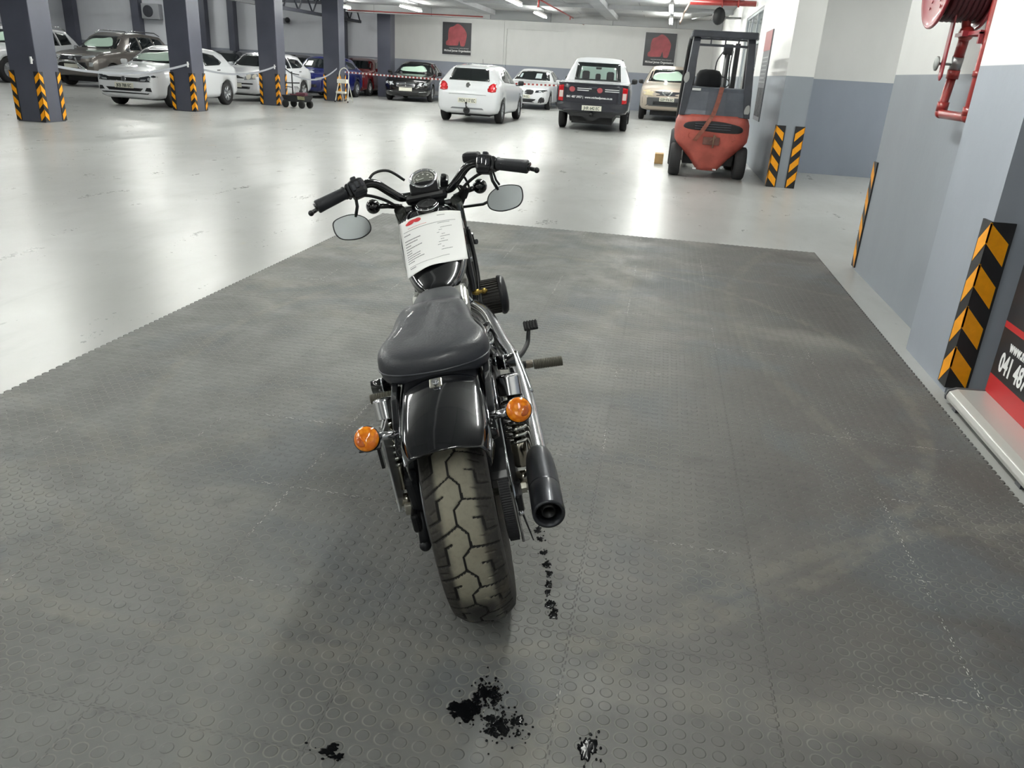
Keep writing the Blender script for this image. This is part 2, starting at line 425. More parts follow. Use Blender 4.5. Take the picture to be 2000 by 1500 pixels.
for i, (x, y, lab) in enumerate(cols):
    c = thing('square_column', lab, 'column', (x, y, 0), 0, 'charcoal columns with arrow strips')
    w = .62
    mb = MB(); bx(-w, 0, 0, w*.9, 0, CE+.02, mb); mb.build('shaft', COLM, c, bevel=.012)
    for cn, sx, sy in (((-w, 0), 1, 1), ((0, 0), -1, 1), ((0, w*.9), -1, -1), ((-w, w*.9), 1, -1)):
        g = corner_guard(.02, .93, .10, 4, c, cn, sx, sy)
    if i < 3:
        mb = MB(); mb.cyl((-.08, -.05, 1.14), (-.08, 0, 1.14), .02); mb.box((-.08, -.04, 1.13), (.035, .03, .13), bev=.005)
        mb.build('tape_hook', WHITEP, c)
mb = MB(); bx(-12.72, -12.12, 35.2, 35.8, 0, CE, mb)
tag(mb.build('square_column', COLM, bevel=.01), 'plain charcoal column without strips, left of the black sedan', 'column')
# slimmer columns standing along the bay's back wall
for k, (x, wd) in enumerate(((-30.0, .55), (-26.3, .42), (-22.8, .5), (-21.2, .32), (-15.5, .26))):
    lab = ['charcoal steel post on the bay wall directly above the grey off-roader', 'charcoal steel post on the bay wall left of the air conditioner unit',
           'wider of the two charcoal posts close together above the white hatchbacks', 'slimmer of the two charcoal posts close together above the white hatchbacks',
           'slim charcoal post on the bay wall above the blue saloon'][k]
    mb = MB(); bx(x-wd/2, x+wd/2, 38.1, 38.45, 0, 6.2, mb)
    tag(mb.build('wall_post', COLM), lab, 'post', 'posts along the bay wall')
# steel roof trusses over the side bay
TR = mat('truss_paint', '34363f', .5)
def truss(x, y0, y1, z, h, lab):
    t = thing('roof_truss', lab, 'truss', (x, y0, z), 0, 'roof trusses over the side bay'); L = y1-y0
    for nm, zz in (('bottom_chord', 0), ('top_chord', h)):
        mb = MB(); bx(-.06, .06, 0, L, zz-.06, zz+.06, mb); mb.build(nm, TR, t)
    mb = MB(); n = int(L/1.3)
    for i in range(n):
        a, b = L*i/n, L*(i+.5)/n; c = L*(i+1)/n
        mb.cyl((0, a, 0), (0, b, h), .035, n=6); mb.cyl((0, b, h), (0, c, 0), .035, n=6)
    mb.build('lattice', TR, t)
truss(-14.6, 9, 38.1, 3.12, .75, 'charcoal lattice roof truss running behind the row of columns')
mb = MB(); 
for zz in (3.6, 4.3): bx(-34, -13.6, 33.9, 34.05, zz-.06, zz+.06, mb)
for i in range(16):
    a = -34+i*1.27; mb.cyl((a, 34, 3.6), (a+.63, 34, 4.3), .035, n=6); mb.cyl((a+.63, 34, 4.3), (a+1.27, 34, 3.6), .035, n=6)
tag(mb.build('roof_truss', TR), 'charcoal lattice roof truss crossing the side bay above the parked cars', 'truss')

# ---------------------------------------------------------------- corner guards on the right
def guard(h0, h1, w, n, corner, sx, sy, lab, nn='corner_guard'):
    o = corner_guard(h0, h1, w, n, None, corner, sx, sy); tag(o, lab, 'corner guard', 'black and yellow corner guards on the right wall')
guard(.035, .925, .105, 4, (1.67, 4.27), 1, 1, 'large black corner guard with yellow arrows on the nearest pilaster, beside the banner')
guard(.02, .93, .10, 4, (1.83, 7.38), 1, -1, 'narrow-looking striped guard at the far end of the hose reel wall')
guard(.0, .92, .13, 4, (1.70, 13.02), 1, 1, 'left one of the two striped guards on the small pier beside the forklift')
guard(.0, .92, .13, 4, (2.10, 13.02), -1, 1, 'right one of the two striped guards on the small pier beside the forklift')

# ---------------------------------------------------------------- ceiling: beams, services, fluorescent battens
mb = MB()
for x in (-7.2, -2.4): bx(x-.2, x+.2, YB, 32.8, CE-.16, CE, mb)
for y in (8, 17.5, 27.7): bx(-13.2, 1.7, y-.15, y+.15, CE-.12, CE, mb)
struct(mb, 'trim_2', mat('soffit_beam', '9a9c9e', .7, var=.1, vscale=2))
struct(bx(-13.2, 1.7, 32.85, 33.15, CE-.31, CE), 'trim_3', CEM)  # beam deepened to hide the added battens behind it
HOUS = mat('batten_housing', 'e6e6e6', .4)
TM = mat('fluorescent_tube', 'fbfdf7', .4, emis=TUBE)
def batten(x, y, lab, L=2.4, z=3.3, rot=0., two=True):
    t = thing('ceiling_light', lab, 'light', (x, y, z), 0, 'fluorescent ceiling battens')
    mb = MB(); bx(-.05, .05, -L/2, L/2, .035, .10, mb); mb.build('housing', HOUS, t)
    for dx in ((-.035, .035) if two else (0,)):
        mb = MB(); mb.cyl((dx, -L/2+.03, 0), (dx, L/2-.03, 0), .02, n=8); mb.build('tube', TM, t)
    top_ = (6.2 if x < -13.2 else CE)-z
    if top_ > .12:
        for dy in (-L*.35, L*.35):
            mb = MB(); mb.cyl((0, dy, .10), (0, dy, top_), .008, n=6); mb.build('hanger', STEEL, t)
    t.rotation_euler.z = rot
for x, nm in ((-9.6, 'left'), (-4.8, 'middle'), (-.2, 'right')):
    for j, y in enumerate((30.2, 25.0, 20, 15, 10, 5, 0, -5)):
        if nm == 'right' and j > 4: y = (4.3, -.9, -6)[j-5]
        wh = ('nearest', 'second from', 'third from', 'fourth from', 'fifth from', 'sixth from', 'seventh from', 'farthest from')[j]
        batten(x, y, f'hanging fluorescent batten of the {nm} hall row, {wh} the poster wall', two=not (y < 12 and not (nm == 'right' and j == 5)) or (nm == 'left'))
batten(-12.6, 30.6, 'fluorescent batten hung beside the column behind the stepladder')
for x, y, wh in ((-17.5, 17, 'in front of the white hatchback'), (-17.5, 25, 'beside the white hatchbacks'), (-17.5, 33, 'in front of the slim post'), (-24.5, 19, 'in front of the white off-roader'), (-24.5, 27, 'above the bronze off-roader'), (-24.5, 35, 'near the air conditioner'), (-31, 27, 'at the far left')):  # added fittings, put in to brighten the dark side bay
    batten(x, y, f'added fluorescent fill batten high over the side bay, {wh}', z=4.9)
for x, wh in ((-9.8, 'left of the left poster'), (-7.6, 'right of the left poster'), (-4.3, 'above the twin-grille saloon'), (-1.0, 'above the right poster')):  # added fill lamps that wash the back wall, tucked behind the beam
    batten(x, 34.3, f'added fluorescent fill batten hidden behind the last ceiling beam, {wh}', z=3.44, rot=PI/2, two=False)
batten(4.4, 11.3, 'added fluorescent fill batten on the ceiling of the side recess', z=3.4)  # added out of sight to brighten the dark recess
batten(6.2, 13.6, 'added fluorescent fill batten at the back of the side recess', z=3.4)  # second added fill lamp for the recess
RED = mat('red_pipe_paint', '8e2b28', .32, 0, .3, var=.12, vscale=12)
mb = MB(); mb.cyl((.25, 20, 3.12), (1.70, 20, 3.14), .06, n=14); mb.cyl((.95, 20, 3.12), (.98, 20, 3.12), .085, n=14); mb.cyl((1.3, 20, 3.13), (1.34, 20, 3.13), .08, n=14)
tag(mb.build('sprinkler_pipe', RED), 'fat red sprinkler pipe under the ceiling above the forklift', 'pipe')
mb = MB(); mb.tube([(-4.1, 22, 3.42), (-3.95, 32, 3.42), (-3.9, 36.5, 3.40)], .025, n=8); mb.tube([(-3.95, 32, 3.42), (-3.95, 32, 3.3)], .02)
mb.cyl((-4.05, 25.0, 3.42), (-4.05, 25.0, 3.2), .03, n=8)
tag(mb.build('sprinkler_pipe', RED), 'thin red sprinkler pipe running along the ceiling above the pickup', 'pipe')
mb = MB(); mb.tube([(-13.1, 32.83, 3.30), (-9.6, 32.83, 3.30), (-7.5, 32.83, 3.30)], .022, n=8)
tag(mb.build('sprinkler_pipe', RED), 'thin red sprinkler pipe along the ceiling left of the left poster', 'pipe')
mb = MB(); mb.tube([(.45, 18.5, 3.4), (.2, 27, 3.4), (.1, 34, 3.4)], .03, n=8)
tag(mb.build('cable_conduit', mat('rusty_conduit', 'a08a7c', .6)), 'rusty pale conduit on the ceiling beside the right light row', 'conduit')
# speaker on the right wall
t = thing('wall_speaker', 'black horn-like speaker box on a bracket above the forklift', 'speaker', (1.1, 24, 3.12))
mb = MB(); mb.loft([[(math.cos(a)*.17*k, y, math.sin(a)*.22*k) for a in [2*PI*i/16 for i in range(16)]] for y, k in ((-.16, .8), (-.14, 1), (.05, 1), (.15, .6))], smooth=True); mb.build('cabinet', BLACK, t)
mb = MB(); mb.tube([(0, .1, 0), (.3, .2, -.02), (.62, .3, 0)], .03); mb.tube([(-.1, .1, .05), (-.7, .1, -.1)], .02); mb.build('bracket', STEEL, t)
# air conditioner and dark bits on the bay wall
t = thing('air_conditioner', 'pale outdoor air conditioner unit high on the bay wall behind the second column', 'air conditioner', (-25.5, 38.325, 3.1))
mb = MB(); mb.box((0, 0, 0), (.95, .35, .7), bev=.03); mb.build('case', mat('ac_case', '9b9da2', .5), t)
mb = MB(); mb.lathe([(.27, 0), (.27, .02), (.24, .03), (.2, .01), (.05, .02), (0, .03)], (-.1, -.175, 0), (0, -1, 0)); mb.build('fan_grille', mat('dark_grille', '33353c', .5), t)
t = thing('flood_light', 'small twin flood light on the bay wall between the third and fourth columns', 'light', (-18.45, 38.4, 3.0))
mb = MB(); mb.box((0, 0, 0), (.3, .1, .25), bev=.01); mb.build('box', mat('fl_box', '8e9096', .5), t)
mb = MB(); mb.ball((-.25, -.12, .02), .12); mb.ball((.12, -.14, .03), .13); mb.build('lamp_head', mat('dark_head', '23242a', .3), t)

# ---------------------------------------------------------------- posters with the dealer's red mark
def poster(x, lab):
    t = thing('wall_poster', lab, 'poster', (x, 38.46, 2.63), 0, 'black square posters on the back wall')
    s = 1.38
    mb = MB(); mb.box((0, 0, 0), (s+.06, .03, s+.06)); mb.build('white_border', WHITEP, t)
    mb = MB(); mb.box((0, -.02, 0), (s, .012, s)); mb.build('board', mat('poster_black', '26272d', .4), t)
    out = [(-.50, -.42), (-.1, -.42), (.06, -.40), (.10, -.28), (.13, -.18), (.16, -.28), (.20, -.42), (.28, -.44), (.40, -.42), (.46, -.2), (.50, .1), (.42, .28), (.3, .42), (.12, .54), (-.02, .55), (-.18, .44), (-.38, .36), (-.44, .1), (-.44, -.16), (-.54, -.26)]
    P = smoothpath([V(a*.95, b*.95+.1, 0) for a, b in out], 3, True)
    mb = MB(); mb.prism([(p.x, p.y) for p in P], 0, .006, frame((0, -.027, 0), (1, 0, 0), (0, 0, 1))); mb.build('emblem', mat('emblem_red', 'a3474d', .5, var=.25, vscale=3), t)
    M = frame((-.60, -.028, -.56), (1, 0, 0), (0, 0, 1))
    text('Michael James Organisation', 'lettering', WHITEP, .125, M, t, bold=.004, sx=.92)
    text('YOUR PRE-OWNED VEHICLE SPECIALIST', 'lettering', WHITEP, .055, frame((-.36, -.028, -.43), (1, 0, 0), (0, 0, 1)), t, sx=.95)
poster(-9.99, 'left black square poster with a red emblem, above the black sedan and white hatchback')
poster(-.6, 'right black square poster with a red emblem, above the beige pickup')
# tall price board on the right wall
t = thing('wall_sign', 'tall narrow dark board with a red head on the right wall behind the striped guards', 'sign', (1.69, 16.05, 1.62))
mb = MB(); mb.box((0, 0, 0), (.02, 1.06, 1.55)); mb.build('board', mat('board_grey', '5a5c60', .5), t)
mb = MB(); mb.box((-.012, 0, .6), (.006, 1.04, .33)); mb.build('red_head', mat('board_red', '86484b', .5), t)
mb = MB()
for i in range(7): mb.box((-.012, 0, .32-.07*i), (.004, .9-.1*(i % 3), .02))
mb.build('print_lines', mat('board_print', '8b8c8e', .5), t)
mb = MB()
for i in range(4): mb.box((-.012, -.36+.24*i, -.45), (.006, .16, .5))
mb.build('picture', mat('board_picture', '2e2f34', .5, var=.3), t)
# ================================================================ MOTORCYCLE  (x right, y forward from the rear axle, z up, metres)
BK = thing('motorcycle', 'black cruiser motorcycle with chrome exhaust leaning on its stand on the rubber mat', 'motorcycle', (-.351, 1.925, .004), 0, scale=1.088)
BK.rotation_euler = (0, -.2292, .2667)
bpy.context.view_layer.update()
def tyre_mat():
    m = D.materials.new('dusty_tyre_rubber'); m.use_nodes = True; t = NT(m); b = t.n['Principled BSDF']; P = t.obj()
    s = t.new('ShaderNodeSeparateXYZ'); t.l.new(P, s.inputs[0])
    z = t.math('SUBTRACT', s.outputs[2], .323); r = t.math('SQRT', t.math('ADD', t.math('MULTIPLY', z, z), t.math('MULTIPLY', s.outputs[1], s.outputs[1])))
    ax = t.math('ABSOLUTE', t.math('ADD', s.outputs[0], .0))
    n = t.noise(P, 22, 5, .6); n2 = t.noise(P, 90, 4); n3 = t.noise(P, 8, 4)
    k = t.math('MULTIPLY', t.ramp(t.math('ADD', ax, t.math('MULTIPLY', n, .03)), .074, .044), t.ramp(r, .311, .317))
    col = t.mix(k, srgb('2a2825'), srgb('8b8777'))
    col = t.mix(t.ramp(n2, .4, .8, 0, .25), col, srgb('5a554a'))
    col = t.mix(t.ramp(n3, .5, .72, 0, .35), col, srgb('6d6453'))
    # damp round stud prints low on the back of the tread
    vo = t.new('ShaderNodeTexVoronoi'); vo.inputs['Scale'].default_value = 30; t.l.new(P, vo.inputs['Vector'])
    low = t.math('MULTIPLY', t.ramp(s.outputs[2], .26, .18), t.ramp(ax, .055, .03))
    damp = t.math('MULTIPLY', low, t.ramp(vo.outputs[0], .95, .75))
    col = t.mix(damp, col, srgb('1d1c1b')); t.l.new(col, b.inputs['Base Color'])
    t.l.new(t.math('SUBTRACT', .72, t.math('MULTIPLY', damp, .35)), b.inputs['Roughness'])
    t.l.new(t.bump(t.noise(P, 240, 3), .0006), b.inputs['Normal']); return m
TYM = tyre_mat()
def seg_d(px, py, a, b):
    dx, dy = b[0]-a[0], b[1]-a[1]; L = dx*dx+dy*dy; u = max(0, min(1, ((px-a[0])*dx+(py-a[1])*dy)/L))
    return math.hypot(px-a[0]-u*dx, py-a[1]-u*dy)
PER = .1128
def G(*p): return [((p[i][0], p[i][1]*PER), (p[i+1][0], p[i+1][1]*PER)) for i in range(len(p)-1)]
base = (G((-.009, -.02), (.012, .2), (.013, .48), (-.009, .68), (-.009, 1.0)) + G((-.009, 0), (-.070, .34)) + G((.013, .48), (.076, .60))
        + G((-.030, .38), (-.046, .46), (-.046, .84), (-.074, .97)) + G((.030, .90), (.050, .93), (.052, 1.22), (.078, 1.24)))
sip = G((-.040, .20), (-.055, .27)) + G((-.048, .62), (-.066, .72)) + G((.036, .30), (.056, .34)) + G((.04, .70), (.064, .76)) + G((.056, .05), (.074, .08)) + G((-.052, .06), (-.07, .14))
SEG = []
for k in (-1, 0, 1):
    for (a, b) in base: SEG.append(((a[0], a[1]+k*PER), (b[0], b[1]+k*PER), .0016, .0052))
    for (a, b) in sip: SEG.append(((a[0], a[1]+k*PER), (b[0], b[1]+k*PER), .0012, .003))
def tyre(name, cy, R, W, rim, parent, NA=972, tread=True):
    prof = [(-W*.40, rim), (-W*.46, rim+.008), (-W*.5, rim+.035), (-W*.515, R-.062), (-W*.505, R-.045), (-W*.485, R-.034)]
    n = 64
    for i in range(n+1):
        u = -1+2*i/n; x = u*W*.478; prof.append((x, R-.030*abs(u)**2.4))
    prof += [(-x, r) for x, r in prof[:6]][::-1]
    cz = R; rows = []
    nper = round(2*PI*R/PER); cache = {}
    mb = MB(); mb.smooth = True
    step = NA//nper; NA = step*nper
    for j in range(step):
        s = j/step*PER
        for i, (x, r) in enumerate(prof):
            d = 0
            if tread and 6 <= i < len(prof)-6:
                for a, b, w, dep in SEG:
                    if min(a[0], b[0])-.004 < x < max(a[0], b[0])+.004 and min(a[1], b[1])-.004 < s < max(a[1], b[1])+.004:
                        q = seg_d(x, s, a, b)
                        if q < w*1.7: d = max(d, dep*min(1, (w*1.7-q)/(w*.9)))
            cache[(j, i)] = r-d
    for k in range(NA):
        th = 2*PI*k/NA+PI   # s increases as the point goes from the back of the wheel downwards
        rows.append([V(x, cy+cache[(k % step, i)]*math.cos(th), cz+cache[(k % step, i)]*math.sin(th)) for i, (x, r) in enumerate(prof)])
    rows.append(rows[0]); mb.loft(rows, False, False, True)
    nP = len(prof)
    if tread:   # groove floors take a darker rubber material
        for q, f_ in enumerate(mb.f):
            k, i = divmod(q, nP-1)
            if 6 <= i < nP-7 and max(prof[i][1]-cache[(k % step, i)], prof[i+1][1]-cache[(k % step, i+1)]) > .0042: mb.m[q] = 1
    return mb.build(name, [TYM, mat('groove_rubber', '171614', .8)], parent)
RT = tyre('rear_tyre', 0, .323, .158, .205, BK)
FT = tyre('front_tyre', 1.52, .32, .13, .205, BK, 400, tread=False)
def wheel(cy, R, parent, name):
    mb = MB(); mb.lathe([(.212, -.055), (.200, -.05), (.190, -.03), (.186, 0), (.190, .03), (.200, .05), (.212, .055)], (0, cy, R), (1, 0, 0), 40)
    mb.cyl((-.06, cy, R), (.06, cy, R), .035)
    for i in range(9):
        a = 2*PI*i/9
        for e in (-.1, .1):
            mb.cyl((e*.2, cy+.03*math.cos(a), R+.03*math.sin(a)), (e*.1, cy+.19*math.cos(a+e), R+.19*math.sin(a+e)), .008, n=6)
    return mb.build(name, mat('wheel_black', '17181c', .35, .2), parent)
wheel(0, .323, BK, 'rear_wheel'); wheel(1.52, .32, BK, 'front_wheel')
# drive pulley, belt, guard
mb = MB(); mb.lathe([(.03, -.012), (.118, -.012), (.127, -.015), (.127, -.0125), (.124, -.0125), (.124, .0125), (.127, .0125), (.127, .015), (.118, .013), (.03, .012)], (.105, 0, .323), (1, 0, 0), 48)
mb.build('rear_pulley', mat('worn_steel', '6f6f6c', .4, .8, var=.2), BK)
def belt():
    mb = MB(); c1, r1, c2, r2 = (0, .323), .134, (.60, .34), .055; n = 360; pts = []
    for i in range(70): a = PI/2-.1+ (PI+.2)*i/69; pts.append((c1[0]+r1*math.cos(a), c1[1]+r1*math.sin(a)))
    for i in range(24): a = -PI/2+ PI*i/23; pts.append((c2[0]+r2*math.cos(a), c2[1]+r2*math.sin(a)))
    P = []; 
    for i in range(len(pts)):
        a, b = pts[i], pts[(i+1) % len(pts)]; L = math.hypot(b[0]-a[0], b[1]-a[1]); k = max(1, int(L/.0026))
        for j in range(k): P.append((a[0]+(b[0]-a[0])*j/k, a[1]+(b[1]-a[1])*j/k))
    cx, cz = .25, .33; R = []
    for i, (y, z) in enumerate(P):
        a, b = P[i-1], P[(i+1) % len(P)]; t = V(0, b[0]-a[0], b[1]-a[1]).normalized(); nrm = V(0, t.z, -t.y)
        rr = .0012 if i % 2 else 0
        c = V(0, y, z)
        R.append([c+nrm*(-rr)+V(.0925, 0, 0), c+nrm*(-rr)+V(.1175, 0, 0), c-nrm*.007+V(.1175, 0, 0), c-nrm*.007+V(.0925, 0, 0)])
    R.append(R[0]); mb.loft(R, False, True, False); return mb
belt().build('drive_belt', mat('belt_rubber', '26272a', .6), BK)
SAT = mat('satin_black_metal', '101114', .32, .3, .3)
mb = MB()
P = [(.20, .58), (.12, .565), (.04, .52), (-.04, .47), (-.085, .43), (-.098, .415)]
R = []
for i, (y, z) in enumerate(P):
    dx = -.004*(i > 3)
    R.append([V(.070+dx, y, z), V(.124+dx, y, z), V(.124+dx, y-.002, z-.030), V(.121+dx, y-.002, z-.030), V(.119+dx, y, z-.004), V(.074+dx, y, z-.004), V(.073+dx, y-.002, z-.025), V(.070+dx, y-.002, z-.025)])
mb.loft(R, True); mb.build('belt_guard', mat('belt_guard_black', '1d1e20', .28, .2, .4, var=.25, vscale=20), BK, bevel=.002)
mb = MB(); mb.tube([(.124, .2, .57), (.124, .05, .515), (.124, -.05, .44), (.126, -.08, .38), (.126, -.09, .30), (.126, -.075, .205)], .0035); mb.build('guard_rim', CHROME, BK)
# swingarm and axle hardware
mb = MB()
for sx in (-1, 1):
    mb.box((sx*.134, .27, .352), (.024, .60, .05), Euler((R_(4), 0, 0)), bev=.006); mb.box((sx*.134, -.03, .325), (.022, .12, .055), bev=.008)
mb.build('swingarm', SAT, BK)
mb = MB(); mb.cyl((-.16, 0, .323), (.158, 0, .323), .010); mb.cyl((.146, 0, .323), (.160, 0, .323), .018, n=6, smooth=False); mb.cyl((.158, 0, .323), (.166, 0, .323), .012, n=12)
mb.cyl((-.166, 0, .323), (-.147, 0, .323), .017, n=6, smooth=False); mb.build('axle', mat('zinc', 'b4b2a8', .35, .85), BK)
mb = MB(); mb.cyl((.128, -.055, .315), (.136, -.075, .305), .006); mb.ball((.133, -.088, .300), .0085, 12, 8); mb.build('adjuster_bolt', CHROME, BK)
mb = MB(); mb.tube([(.13, -.02, .30), (.14, -.055, .26), (.152, -.095, .215)], lambda u: .004-.0025*u); mb.build('guard_tail', SAT, BK)
# brake side (left)
mb = MB(); mb.lathe([(.05, 0), (.14, 0), (.14, .005), (.05, .005)], (-.102, 0, .323), (1, 0, 0), 40); mb.build('brake_disc', mat('brake_steel', '77797c', .3, .9), BK)
mb = MB(); mb.box((-.122, .03, .44), (.05, .07, .13), Euler((R_(-15), 0, 0)), bev=.018); mb.box((-.122, -.05, .40), (.036, .05, .12), Euler((R_(15), 0, 0)), bev=.015); mb.tube([(-.125, -.02, .36), (-.125, -.05, .29), (-.128, -.065, .25)], .014); mb.ball((-.128, -.068, .245), .016)
mb.build('brake_caliper', mat('caliper_black', '1a1c20', .42, .2), BK)
mb = MB(); mb.cyl((-.175, 0, .352), (-.10, -.01, .358), .0065); mb.ball((-.176, 0, .352), .010); mb.box((-.150, -.012, .338), (.03, .02, .018), bev=.004); mb.build('caliper_bracket', mat('zinc', 'b4b2a8', .35, .85), BK)
# side number plate bracket
mb = MB(); mb.box((-.166, -.01, .465), (.005, .13, .21), Euler((R_(-6), 0, R_(0))), bev=.002); mb.box((-.172, .02, .50), (.004, .05, .14)); mb.build('plate_bracket', mat('aged_white_metal', 'c0c2c2', .35, .5), BK)
mb = MB(); mb.box((-.195, -.085, .560), (.055, .03, .005), bev=.002); mb.box((-.178, -.07, .53), (.008, .02, .07)); mb.build('reflector_tab', SAT, BK)
# shocks
def shock(sx):
    o = D.objects.new('shock_absorber', None); C.objects.link(o); o.parent = BK; o.empty_display_size = .05
    a, b = V(sx*.166, .112, .600), V(sx*.157, .0, .340); d = (b-a).normalized(); L = (b-a).length
    mb = MB(); mb.lathe([(.001, -.004), (.020, -.003), (.028, .0), (.0315, .002), (.0325, .006), (.0325, .007), (.0325, .053), (.0325, .054), (.031, .0548), (.029, .055), (.028, .05), (.022, .035)], a, d, 28); mb.build('top_cover', mat('bright_chrome', 'e6e6e8', .16, 1.), o)
    mb = MB(); mb.cyl(a+d*.02, a+d*.2, .010); mb.lathe([(.020, .175), (.021, .178), (.021, .205), (.019, .207), (.019, .24), (.014, .246)], a, d, 20); mb.build('damper_body', mat('warm_chrome', 'b9b2a4', .18, 1.), o)
    x = d.orthogonal().normalized(); y = d.cross(x); pts = []
    for i in range(7*16+1):
        t = i/(7*16); pts.append(a+d*(.045+.135*(t**.85))+(x*math.cos(t*14*PI)+y*math.sin(t*14*PI))*.0262)
    mb = MB(); mb.tube(pts, .0054, n=8); mb.build('coil_spring', mat('spring_chrome', 'c4c3bd', .16, 1.), o)
    mb = MB(); e = a+d*.272; mb.cyl(e+V(-.018, 0, 0), e+V(.018, 0, 0), .017, n=18); mb.cyl(e+V(.018*sx, 0, 0), e+V(.028*sx, 0, 0), .0095, n=6, smooth=False); mb.build('lower_eye', mat('warm_chrome', 'b9b2a4', .18, 1.), o)
    mb = MB(); t = V(sx*.176, .14, .628); mb.cyl(t-V(sx*.032, 0, 0), t+V(sx*.018, 0, 0), .019, n=20); mb.build('mount_cap', GBLACK, o)
    mb = MB(); mb.cyl(t-V(sx*.014, 0, 0), t-V(sx*.010, 0, 0), .0205, n=20); mb.build('washer', CHROME, o)
shock(1); shock(-1)
# rear fender: chopped arch
FEN = mat('fender_black', '07080c', .10, 0, 1., var=.1, rvar=.03)
mb = MB(); mb.smooth = True; R = []
prof = [(-.108, -.075), (-.107, -.045), (-.104, -.026), (-.098, -.014), (-.090, -.006)]+[(x, .009-.015*(x/.09)**2) for x in [-.078+.012*k for k in range(14)]]+[(.090, -.006), (.098, -.014), (.104, -.026), (.107, -.045), (.108, -.075)]
FP = smoothpath([V(0, y, z) for y, z in ((.28, .650), (.16, .670), (.06, .675), (-.04, .671), (-.12, .657), (-.19, .638), (-.24, .621), (-.275, .607))], 4)
for i, p in enumerate(FP):
    t_ = (FP[min(i+1, len(FP)-1)]-FP[max(i-1, 0)]).normalized(); nn = V(0, -t_.z, t_.y); nn = nn if nn.z > 0 else -nn
    k = 1-.14*max(0, (i-22)/6) if i > 22 else 1
    R.append([p+V(x*k, 0, 0)+nn*dz for x, dz in prof]+[p+V(x*k*.975, 0, 0)+nn*(dz-.004) for x, dz in prof[::-1]])
mb.loft(R, True); mb.build('rear_fender', FEN, BK)
mb = MB()
for sx in (-1, 1):
    P = [(.30, .655), (.18, .662), (.06, .662), (-.05, .650), (-.13, .622), (-.19, .590)]
    RR = []
    for i, (y, z) in enumerate(P):
        h = .028-.008*(i/5); x = sx*(.128-.014*i/5); RR.append([V(x-sx*.012, y, z+h*.4), V(x+sx*.005, y, z+h*.3), V(x+sx*.007, y, z-h*.9), V(x-sx*.012, y, z-h)])
    m2 = MB(); m2.loft(RR, True); m2.build('fender_strut', mat('strut_black', '141519', .2, .3, .6), BK, bevel=.003)
    m2 = MB(); m2.ball((sx*.106, -.185, .588), .012, 12, 8, (1, 1, 1.1)); m2.cyl((sx*.108, -.178, .592), (sx*.108, -.15, .61), .010); m2.build('strut_bolt', SAT, BK)
    m2 = MB(); m2.tube([(sx*.108, .04, .652), (sx*.108, -.08, .640), (sx*.103, -.17, .612), (sx*.096, -.255, .580)], .0032); m2.build('fender_rib', CHROME, BK)
mb = MB(); mb.box((-.008, -.050, .681), (.032, .03, .006), Euler((R_(20), 0, 0)), bev=.003); mb.build('seat_tab', mat('zinc', 'b4b2a8', .35, .85), BK)
mb = MB(); mb.cyl((-.008, -.056, .680), (-.008, -.059, .690), .009, n=16); mb.cyl((-.008, -.059, .689), (-.008, -.060, .693), .005, n=6); mb.build('tab_bolt', CHROME, BK)
# indicators
AMB = D.materials.new('amber_lens'); AMB.use_nodes = True; _t = NT(AMB); _b = _t.n['Principled BSDF']
_vo = _t.new('ShaderNodeTexVoronoi'); _vo.inputs['Scale'].default_value = 95; _t.l.new(_t.obj(), _vo.inputs['Vector'])
_t.l.new(_t.mix(_t.ramp(_vo.outputs[0], .2, .7), srgb('ff9a14'), srgb('ea7804')), _b.inputs['Base Color']); _b.inputs['Roughness'].default_value = .12; _b.inputs['Coat Weight'].default_value = 1.
_b.inputs['Subsurface Weight'].default_value = .0
_t.l.new(_t.bump(_vo.outputs[0], .002, .5), _b.inputs['Normal'])
for sx in (1, -1):
    o = D.objects.new('turn_signal', None); C.objects.link(o); o.parent = BK; o.empty_display_size = .05
    c = V(sx*.176, -.187, .632); ax = V(0, -.86, .5).normalized()
    mb = MB(); mb.lathe([(.001, -.048), (.010, -.045), (.021, -.034), (.028, -.018), (.0305, -.004), (.0305, .004), (.0285, .006)], c, ax, 32); mb.build('housing', GBLACK, o)
    mb = MB(); mb.lathe([(.0288, -.002), (.0292, .004), (.0275, .010), (.022, .0145), (.013, .0175), (.001, .0185)], c, ax, 32); mb.build('lens', AMB, o)
    q = c+ax*.0150+V(sx*.009, -.002, -.0045)
    mb = MB(); mb.lathe([(.013, -.001), (.013, .0015), (.010, .003), (.001, .0035)], q, ax, 24); mb.build('reflector_cup', mat('dark_amber', 'b8560a', .2, 0, .8), o)
    mb = MB(); mb.tube([(sx*.113, -.150, .612), (sx*.135, -.158, .618), (sx*.152, -.168, .624)], lambda u: .011-.002*u, n=14); mb.build('stalk', CHROME, o)
# exhaust
mb = MB(); tip, frt = V(.199, -.268, .393), V(.206, -.004, .414); ax = (tip-frt).normalized(); L = (tip-frt).length
mb.lathe([(.025, 0), (.029, .004), (.033, .02), (.0365, .055), (.0385, .10), (.0385, .16), (.0388, .162), (.0378, .164), (.0385, .166), (.0385, L-.006), (.037, L), (.031, L-.002), (.030, L-.02), (.029, L-.035)], frt, ax, 40)
mb.build('muffler', mat('muffler_black', '33353a', .33, .6, .2, rvar=.06), BK)
mb = MB(); mb.lathe([(.0300, L-.03), (.018, L-.028), (.0165, L-.010), (.0145, L-.010), (.014, L-.05), (.001, L-.06)], frt, ax, 32); mb.build('muffler_tip', mat('sooty_black', '0a0a0b', .5, .3), BK)
mb = MB(); P = [(.206, -.01, .414), (.206, .03, .426), (.206, .08, .447), (.206, .15, .477), (.201, .28, .512), (.190, .38, .542), (.172, .46, .562), (.155, .56, .586), (.135, .65, .610), (.10, .70, .63)]
